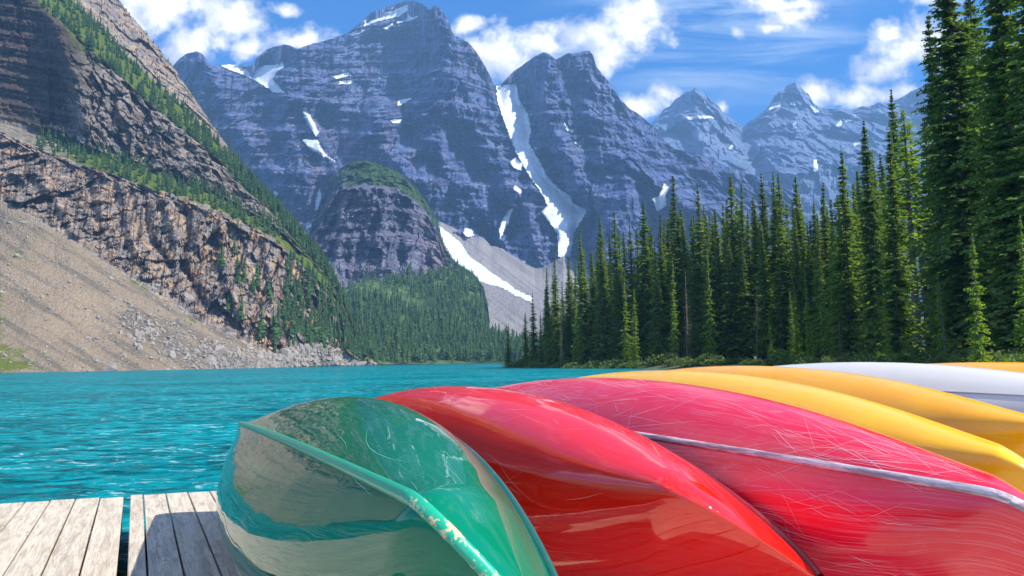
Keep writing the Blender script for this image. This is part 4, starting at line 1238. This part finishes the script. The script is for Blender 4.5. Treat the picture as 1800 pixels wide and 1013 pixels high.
def plank(xa, xb, lift):
    ye = edge((xa + xb) / 2) + rng.uniform(-0.012, 0.012)
    y0 = -3.2
    me = box(-(xb - xa) / 2 + GAP, (xb - xa) / 2 - GAP, -(ye - y0) / 2, (ye - y0) / 2, -0.04, 0.0, 0.004)
    me.name = 'plank'
    me.materials.append(M_wood)
    for v in me.vertices:                     # the ends follow the dock edge
        if v.co.y > 0: v.co.y += slope * v.co.x
    o = obj('plank', me, dock)
    o.location = ((xa + xb) / 2, (ye + y0) / 2, lift)
    o.rotation_euler = (rng.uniform(-.0006, .0006), rng.uniform(-0.006, 0.006), 0)
    if -2.2 > (xa + xb) / 2 or (xa + xb) / 2 < -1.0:
        for yy in np.arange(1.2, ye, 0.62):
            for sx in (-0.28, 0.28):
                n = obj('nail', NAIL, o)
                n.location = (sx * (xb - xa) + rng.uniform(-.006, .006), yy - (ye + y0) / 2 + rng.uniform(-.01, .01), 0.0005)
    return o
for a_, b_ in zip(edges_l[1:], edges_l[:-1]): plank(a_, b_, rng.uniform(-0.004, 0.002))
for a_, b_ in zip(edges_r[:-1], edges_r[1:]): plank(a_, b_, rng.uniform(-0.004, 0.002))
xl, xr_ = edges_l[-1], edges_r[-1]
for (xa, xb) in ((xl, seam - 0.03), (seam2 + 0.03, xr_)):
    for yy in np.arange(-2.8, 9.0, 1.25):
        if yy > edge(xa) - 0.2 and yy > edge(xb) - 0.2: continue
        xm = xb if yy < edge(xb) - .2 else xb
        me = box(xa, xb, -0.045, 0.045, -0.19, -0.045); me.materials.append(M_beam)
        o = obj('joist', me, dock); o.location = (0, yy, 0)
        if yy > min(edge(xa), edge(xb)) - 0.15: o.location.y = min(edge(xa), edge(xb)) - 0.2
# side beams at the gap
for xx in (seam - 0.03, seam2 + 0.03):
    me = box(-0.02, 0.02, -3.0, edge(xx) - 0.03, -0.24, -0.046); me.materials.append(M_beam)
    o = obj('side_beam', me, dock); o.location = (xx, 0, 0)


# ------------------------------------------------------------------ canoes
def paint(name, base, scratch=0.3, scr_col=(0.85, 0.75, 0.75), fade=(0.5, 0.5, 0.5), fadeamt=0.15, coat=1.0, rough=0.28, crough=0.05, ior=1.7, keelwear=0.0, wear_col=(0.55, 0.5, 0.45)):
    m, t, b = material(name)
    uvn = t.new('ShaderNodeUVMap').outputs[0]
    oc = t.new('ShaderNodeTexCoord').outputs['Object']
    uvn = t.v('ADD', uvn, t.v('MULTIPLY', t.v('SUBTRACT', t.noise(uvn, 1.1, 3, 0.55, out=1), (0.5, 0.5, 0.5)), (0.0, 0.22, 0.0)))
    tot = None
    for k, (rot, sx, sy, th) in enumerate([(3, 0.9, 110, .62), (-6, 1.2, 150, .63), (15, 0.9, 95, .735), (-24, 1.1, 85, .745), (48, 1.2, 75, .76), (-58, 1.3, 80, .77)]):
        n = t.noise(t.scale(uvn, (sx, sy, 1), (0, 0, R(rot)), (k * 3.1, k * 7.7, 0)), 1.5, 2, 0.55, 0.15)
        q = t.step(n, th - 0.06 * scratch - .02, th + 0.03 - 0.06 * scratch)
        if k < 2: q = t.m('MULTIPLY', q, 0.25)
        else: q = t.m('MULTIPLY', t.m('MULTIPLY', q, 0.35), t.step(t.noise(uvn, 2.6 + k * .3, 3, 0.6), 0.44, 0.56))
        tot = q if tot is None else t.m('MAXIMUM', tot, q)
    patchy = t.step(t.noise(uvn, 2.2, 5, 0.65), 0.40, 0.62)
    tot = t.m('MULTIPLY', tot, t.m('ADD', 0.15, t.m('MULTIPLY', patchy, 0.85)))
    fn = t.noise(oc, 2.0, 5, 0.6)
    c = t.mix(t.m('MULTIPLY', t.step(fn, 0.4, 0.7), fadeamt), base, fade)
    scuff = t.m('MULTIPLY', t.step(t.noise(t.scale(uvn, (6, 14, 1)), 2.0, 8, 0.75), 0.52, 0.72), t.step(t.noise(uvn, 1.7, 3, 0.5), 0.45, 0.65))
    c = t.mix(t.m('MULTIPLY', scuff, 0.45 * scratch), c, scr_col)
    c = t.mix(t.m('MULTIPLY', tot, min(1, scratch * 1.1)), c, scr_col)
    if keelwear:
        sp = t.new('ShaderNodeSeparateXYZ'); t.l.new(uvn, sp.inputs[0])
        kw = t.m('MULTIPLY', t.step(t.m('ABSOLUTE', sp.outputs[1]), 0.05, 0.012), keelwear)
        kw = t.m('MULTIPLY', kw, t.step(t.noise(uvn, 9, 4, 0.6), 0.42, 0.55))
        c = t.mix(kw, c, wear_col)
    t.put(b.inputs['Base Color'], c)
    b.inputs['Roughness'].default_value = rough
    b.inputs['Specular IOR Level'].default_value = 0.0
    b.inputs['Coat Weight'].default_value = coat
    t.put(b.inputs['Coat Roughness'], t.m('ADD', crough, t.m('ADD', t.m('MULTIPLY', tot, 0.25), t.m('MULTIPLY', scuff, 0.18))))
    b.inputs['Coat IOR'].default_value = ior
    wob = t.noise(oc, 1.6, 2, 0.5)
    nb = t.bump(wob, 0.35, 0.03)
    nb = t.bump(tot, 0.25, 0.002, nb)
    t.put(b.inputs['Normal'], nb)
    t.put(b.inputs['Coat Normal'], nb)
    return m


def canoe_hull(L, B, D, rise, nu=141, nt=26, conc=1.0):
    uu = np.linspace(-1, 1, nu)
    uu = np.sign(uu) * (1 - (1 - np.abs(uu)) ** 1.35)
    u = uu[:, None]; tt = np.linspace(0, 1, nt)[None, :] ** 0.9
    a = np.abs(u)
    xg = u * L / 2; yg = B / 2 * (1 - a ** 2.3).clip(0) ** 0.85 + 0.004; zg = -rise * a ** 3
    st = np.clip((a - 0.80) / 0.20, 0, 1)
    kx = np.sign(u) * L / 2 * np.where(a < 0.8, a * 1.16, 0.928 + 0.072 * np.sin(st * np.pi / 2))
    kz = np.where(a < 0.8, D - 0.03 * (a / 0.8) ** 2, (D - 0.03 + rise) * (np.cos(st * np.pi / 2).clip(0)) ** 0.8 - rise)
    n = 2.6 - 1.35 * a ** 1.5 * conc
    th = tt * np.pi / 2
    fy = np.sin(th) ** (2 / n); fz = 1 - np.cos(th).clip(0) ** (2 / n)
    x = kx + (xg - kx) * fz; y = yg * fy; z = kz + (zg - kz) * fz
    g = np.broadcast_to(yg * fy, x.shape)
    return uu, np.stack([x, y, z], -1), np.stack([xg[:, 0], yg[:, 0], zg[:, 0]], -1), np.stack([kx[:, 0], kx[:, 0] * 0, kz[:, 0]], -1)


def sweep(path, prof, normals=None):
    """prof: (k,2) side/up offsets; path (n,3)"""
    path = np.asarray(path, float)
    T = np.gradient(path, axis=0); T /= np.linalg.norm(T, axis=1)[:, None] + 1e-9
    U = normals if normals is not None else np.tile([0, 0, 1.0], (len(path), 1))
    Sd = np.cross(T, U); Sd /= np.linalg.norm(Sd, axis=1)[:, None] + 1e-9
    U = np.cross(Sd, T)
    k = len(prof)
    V = path[:, None] + Sd[:, None] * prof[None, :, :1] + U[:, None] * prof[None, :, 1:]
    n = len(path)
    Fc = [(i * k + j, i * k + (j + 1) % k, (i + 1) * k + (j + 1) % k, (i + 1) * k + j) for i in range(n - 1) for j in range(k)]
    return V.reshape(-1, 3), np.array(Fc)


def rounded(w_, h_, k=10):
    a = np.arange(k) / k * 2 * np.pi
    return np.stack([w_ * np.sign(np.cos(a)) * np.abs(np.cos(a)) ** 0.7, h_ * np.sign(np.sin(a)) * np.abs(np.sin(a)) ** 0.7], -1)


def plain(name, col, rough=0.4, coat=0.5):
    m, t, b = material(name)
    b.inputs['Base Color'].default_value = (*col, 1); b.inputs['Roughness'].default_value = rough
    b.inputs['Coat Weight'].default_value = coat
    oc = t.new('ShaderNodeTexCoord').outputs['Object']
    n = t.noise(oc, 12, 5, 0.6)
    t.put(b.inputs['Base Color'], t.mix(t.m('MULTIPLY', t.step(n, .5, .7), 0.35), col, tuple(c * 0.5 + 0.12 for c in col)))
    return m


def add_scratches(e, hull, nt, count, mat, seed, length=(0.08, 0.7), spread=14, gband=(-0.62, 0.62), xr=(-2.2, 1.4)):
    r = np.random.default_rng(seed)
    nu, nj = hull.shape[:2]
    seg_l = np.linalg.norm(np.diff(hull, axis=1), axis=2)
    cum = np.concatenate([np.zeros((nu, 1)), np.cumsum(seg_l, 1)], 1); cum -= cum[:, nt - 1:nt]
    xk = hull[:, nt - 1, 0]
    V, Fc = [], []
    hubs = r.uniform((xr[0], gband[0]), (xr[1], gband[1]), (14, 2)); hubs[:7, 0] = r.uniform(xr[0], xr[0] + 1.0, 7)
    for k in range(count):
        if r.random() < 0.6:
            h = hubs[int(r.integers(0, 14))]; x0 = h[0] + r.normal(0, 0.22); g0 = h[1] + r.normal(0, 0.07)
        else:
            x0 = r.uniform(*xr); g0 = r.uniform(*gband)
        ang = R(r.normal(0, spread)) if r.random() < 0.9 else R(r.uniform(-60, 60))
        ln = min(length[1], length[0] + r.exponential(0.16)); cv = r.normal(0, 0.28)
        n = 7; pts, nrm = [], []
        for q in range(n):
            f = q / (n - 1); aa = ang + cv * (f - 0.5) * ln
            x = x0 + math.cos(aa) * ln * f; g_ = g0 + math.sin(aa) * ln * f
            i = float(np.interp(x, xk, np.arange(nu))); i = min(max(i, 1), nu - 2.001); i0 = int(i); fi = i - i0
            j = float(np.interp(g_, cum[i0], np.arange(nj))); j = min(max(j, 1), nj - 2.001); j0 = int(j); fj = j - j0
            P00, P10, P01, P11 = hull[i0, j0], hull[i0 + 1, j0], hull[i0, j0 + 1], hull[i0 + 1, j0 + 1]
            p = (P00 * (1 - fi) + P10 * fi) * (1 - fj) + (P01 * (1 - fi) + P11 * fi) * fj
            nn = np.cross(P10 - P00, P01 - P00); nn /= np.linalg.norm(nn) + 1e-12
            pts.append(p); nrm.append(nn)
        pts, nrm = np.array(pts), np.array(nrm)
        c = np.array([0, 0, hull[nu // 2, 0, 2]])
        if ((pts[3] - c) * nrm[3])[1:].sum() < 0: nrm = -nrm
        T = np.gradient(pts, axis=0); Sd = np.cross(nrm, T); Sd /= np.linalg.norm(Sd, axis=1)[:, None] + 1e-12
        wd = r.uniform(0.0003, 0.0009) * np.sin(np.linspace(0.25, math.pi - 0.1, n))[:, None]
        b0 = sum(len(v) for v in V[-1:]) and len(V) * 2 * n
        V.append(np.concatenate([pts + nrm * 0.0009 + Sd * wd, pts + nrm * 0.0009 - Sd * wd]))
        for q in range(n - 1): Fc.append((b0 + q, b0 + q + 1, b0 + n + q + 1, b0 + n + q))
    o = obj('scratches', mesh_np('scratches', np.concatenate(V), np.array(Fc), [mat], True), e)
    o['kind'] = 'stuff'
    return o


M_ash = plain('varnished ash wood', (0.42, 0.26, 0.12))


def canoe(par, hullm, railm, stripm, label, strip=(0.013, 0.012), scr=(0, None)):
    L, B, D, rise, yaw, roll, pitch, px, py, pz = par
    e = bpy.data.objects.new('canoe', None); COL.objects.link(e)
    e['label'] = label; e['category'] = 'canoe'; e['group'] = 'upturned canoes lying side by side on the dock'
    cr, sr, cp, sp = math.cos(roll), math.sin(roll), math.cos(pitch), math.sin(pitch)
    Dv = (math.sin(yaw), math.cos(yaw)); Ev = (math.cos(yaw), -math.sin(yaw))
    cols = []
    for v in ((1, 0, 0), (0, 1, 0), (0, 0, 1)):
        x, y, z = v
        y, z = y * cr - z * sr, y * sr + z * cr
        x, z = x * cp - z * sp, x * sp + z * cp
        cols.append((x * Dv[0] + y * Ev[0], x * Dv[1] + y * Ev[1], z))
    # local axes (along, right, up) form a left-handed set; store with y flipped
    mw = Matrix(((cols[0][0], -cols[1][0], cols[2][0], px), (cols[0][1], -cols[1][1], cols[2][1], py), (cols[0][2], -cols[1][2], cols[2][2], pz), (0, 0, 0, 1)))
    e.matrix_world = mw
    uu, Rt, G, K = canoe_hull(L, B, D, rise)
    nu, nt = Rt.shape[:2]
    full = np.concatenate([Rt[:, ::-1] * (1, 1, 1), (Rt * (1, -1, 1))[:, 1:]], 1)      # +y rail ... keel ... -y rail
    full[..., 1] *= -1
    girth = np.concatenate([[0], np.cumsum(np.linalg.norm(np.diff(full[nu // 2], axis=0), axis=1))]); girth -= girth[nt - 1]
    UV = np.stack([full[..., 0], np.broadcast_to(girth, full.shape[:2])], -1).reshape(-1, 2)
    me = mesh_np('hull', full, grid_faces(nu, full.shape[1], True), [hullm], True, uvs=UV)
    h = obj('hull', me, e)
    md = h.modifiers.new('shell', 'SOLIDIFY'); md.thickness = 0.007; md.offset = -1
    if scr[0]: add_scratches(e, full, nt, scr[0], scr[1], int(abs(px) * 100), spread=scr[2] if len(scr) > 2 else 14)
    for sgn in (1, -1):
        g = G * (1, sgn, 1)
        V, Fc = sweep(g + np.array([0, 0.004 * sgn, 0]), rounded(0.013, 0.014))
        obj('gunwale', mesh_np('gunwale', V, Fc, [railm], True), e)
    # keel / stem strip on the outside of the hull
    Tn = np.gradient(K, axis=0); Nrm = np.stack([-Tn[:, 2], Tn[:, 1] * 0, Tn[:, 0]], -1); Nrm /= np.linalg.norm(Nrm, axis=1)[:, None] + 1e-9
    if strip[0] > 0.0045: V, Fc = sweep(K[2:-2] * 1.0 + Nrm[2:-2] * strip[1] * 0.35, rounded(*strip), Nrm[2:-2])
    if strip[0] > 0.0045: obj('keel_strip', mesh_np('keel_strip', V, Fc, [stripm], True), e)
    for s_ in (-0.35, 0.0, 0.35):
        i = np.argmin(np.abs(uu - s_)); yb = G[i, 1]
        yb *= 0.96; me = box(G[i, 0] - 0.03, G[i, 0] + 0.03, -yb, yb, G[i, 2] + 0.005, G[i, 2] + 0.025); me.materials.append(M_ash)
        obj('thwart', me, e)
    for s_ in (-0.6, 0.6):
        i = np.argmin(np.abs(uu - s_)); yb = G[i, 1] * 0.86
        me = box(G[i, 0] - 0.12, G[i, 0] + 0.12, -yb, yb, G[i, 2] + 0.06, G[i, 2] + 0.085); me.materials.append(M_ash)
        obj('seat', me, e)
    return e


CAN = {
 'green': [4.748, .946, .322, .172, -.428, .694, -.033, -.962, 3.686, .563],
 'red': [4.892, .89, .335, .196, -.475, .982, -.025, -.41, 4.267, .57],
 'red2': [4.859, .926, .33, .185, -.432, .838, .001, .424, 4.024, .61],
 'y1': [4.842, .924, .331, .182, -.404, .85, .016, 1.016, 4.828, .629],
 'y2': [4.818, .924, .331, .181, -.402, .836, .009, 1.7, 5.601, .648],
 'white': [4.84, .922, .332, .181, -.423, .741, .006, 2.646, 5.815, .672],
 'y3': [4.851, .922, .332, .18, -.43, .694, -.005, 3.616, 5.91, .661]}
P_green = paint('glossy green gelcoat', (0.0, 0.150, 0.080), 0.15, (0.15, 0.60, 0.48), (0.0, 0.18, 0.10), 0.3, coat=1.0, crough=0.008, ior=1.42)
P_red = paint('glossy red gelcoat', (0.90, 0.010, 0.004), 0.15, (0.9, 0.4, 0.4), (0.9, 0.015, 0.008), 0.2, crough=0.03, ior=1.8)
P_red2 = paint('scratched crimson plastic', (0.80, 0.006, 0.03), 0.9, (0.85, 0.38, 0.48), (0.75, 0.01, 0.05), 0.4, crough=0.16, ior=1.68)
P_yel = paint('scuffed yellow plastic', (0.95, 0.50, 0.004), 0.5, (0.95, 0.75, 0.38), (0.95, 0.42, 0.01), 0.6, crough=0.2, ior=1.62)
P_yel2 = paint('ochre yellow plastic', (0.95, 0.43, 0.003), 0.5, (0.95, 0.72, 0.36), (0.88, 0.34, 0.01), 0.6, crough=0.2, ior=1.62)
P_white = paint('matt white plastic', (0.70, 0.66, 0.60), 0.3, (0.85, 0.85, 0.85), (0.6, 0.62, 0.68), 0.3, crough=0.15, ior=1.5)
M_scr_pink = plain('pale pink scratch', (0.82, 0.42, 0.48), 0.7, 0.0)
M_scr_teal = plain('pale teal scratch', (0.20, 0.55, 0.45), 0.6, 0.0)
M_scr_red = plain('light red scratch', (0.90, 0.30, 0.26), 0.6, 0.0)
M_scr_yel = plain('light yellow scratch', (0.95, 0.72, 0.30), 0.6, 0.0)
M_gr_rail = plain('dark green vinyl rail', (0.005, 0.10, 0.075), 0.3)
M_gr_strip = plain('green moulded seam', (0.0, 0.34, 0.20), 0.35, 0.25)
def chipped(m, x0, x1):
    t = NT(m.node_tree); b = t.n['Principled BSDF']
    src = b.inputs['Base Color'].links[0].from_socket
    oc = t.new('ShaderNodeTexCoord').outputs['Object']
    sp = t.new('ShaderNodeSeparateXYZ'); t.l.new(oc, sp.inputs[0])
    near = t.m('MULTIPLY', t.step(sp.outputs[0], x1, x0), t.step(sp.outputs[0], x0 - 0.14, x0 - 0.06))
    k = t.m('MULTIPLY', near, t.step(t.noise(oc, 30, 6, 0.75), 0.535, 0.56))
    t.put(b.inputs['Base Color'], t.mix(k, src, (0.62, 0.46, 0.26)))
    t.put(b.inputs['Coat Weight'], t.m('MULTIPLY', t.m('SUBTRACT', 1.0, k), 0.25))


chipped(M_gr_strip, -2.27, -2.15)
M_red_rail = plain('dark red vinyl rail', (0.25, 0.01, 0.01), 0.3)
M_red_strip = plain('red moulded seam', (0.70, 0.02, 0.02), 0.3, 1.0)
M_worn = plain('worn pale keel', (0.50, 0.40, 0.42), 0.7, 0.1)
chipped_src = M_worn.node_tree.nodes['Principled BSDF'].inputs['Base Color']
_t = NT(M_worn.node_tree)
_oc = _t.new('ShaderNodeTexCoord').outputs['Object']
_n = _t.step(_t.noise(_t.scale(_oc, (7, 60, 60)), 1.0, 6, 0.7), 0.42, 0.60)
_t.put(chipped_src, _t.mix(_n, (0.30, 0.22, 0.25), (0.66, 0.56, 0.58)))
M_yel_rail = plain('yellow rail', (0.55, 0.26, 0.02), 0.4)
M_yel_strip = plain('yellow moulded seam', (0.75, 0.4, 0.05), 0.4)
M_wh_rail = plain('pale rail', (0.45, 0.45, 0.46), 0.4)
canoe(CAN['green'], P_green, M_gr_rail, M_gr_strip, 'glossy green canoe upturned and tilted at the left end of the row', (0.016, 0.017), (26, M_scr_teal, 6))
canoe(CAN['red'], P_red, M_red_rail, M_red_strip, 'shiny bright red canoe lying between the green one and the scratched crimson one', (0.004, 0.004), (80, M_scr_red, 14))
canoe(CAN['red2'], P_red2, M_red_rail, M_worn, 'scratched crimson canoe with a worn pale keel line beside a yellow one', (0.013, 0.008), (900, M_scr_pink, 16))
canoe(CAN['y1'], P_yel, M_yel_rail, M_yel_strip, 'bright yellow canoe lying right against the scratched crimson one', (0.004, 0.005), (260, M_scr_yel, 12))
canoe(CAN['y2'], P_yel2, M_yel_rail, M_yel_strip, 'ochre yellow canoe between the bright yellow one and the white one', (0.004, 0.005), (200, M_scr_yel, 12))
canoe(CAN['white'], P_white, M_wh_rail, M_wh_rail, 'white canoe lying among the yellow ones', (0.006, 0.005))
canoe(CAN['y3'], P_yel2, M_yel_rail, M_yel_strip, 'orange yellow canoe farthest along the row beyond the white one', (0.006, 0.005))

# low timber rack under the canoes
rack = bpy.data.objects.new('canoe_rack', None); COL.objects.link(rack)
rack.rotation_euler = (0, 0, -YAW)
rack['label'] = 'low timber rack of beams carrying the row of canoes'; rack['category'] = 'rack'
c0 = np.array([CAN['green'][7], CAN['green'][8]]); c1 = np.array([CAN['y3'][7], CAN['y3'][8]])
for dy in (-0.9, 0.9):
    xa = c0 @ PE - 0.10; xb = c1 @ PE + 0.6
    ym = c0 @ AX + dy
    me = box(xa, xb, ym - 0.05, ym + 0.05, 0.13, 0.23, 0.006); me.materials.append(M_beam)
    obj('beam', me, rack)
    for xx in np.arange(xa + 0.3, xb, 1.2):
        me = box(xx - 0.045, xx + 0.045, ym - 0.045, ym + 0.045, 0.001, 0.129); me.materials.append(M_beam)
        obj('foot', me, rack)
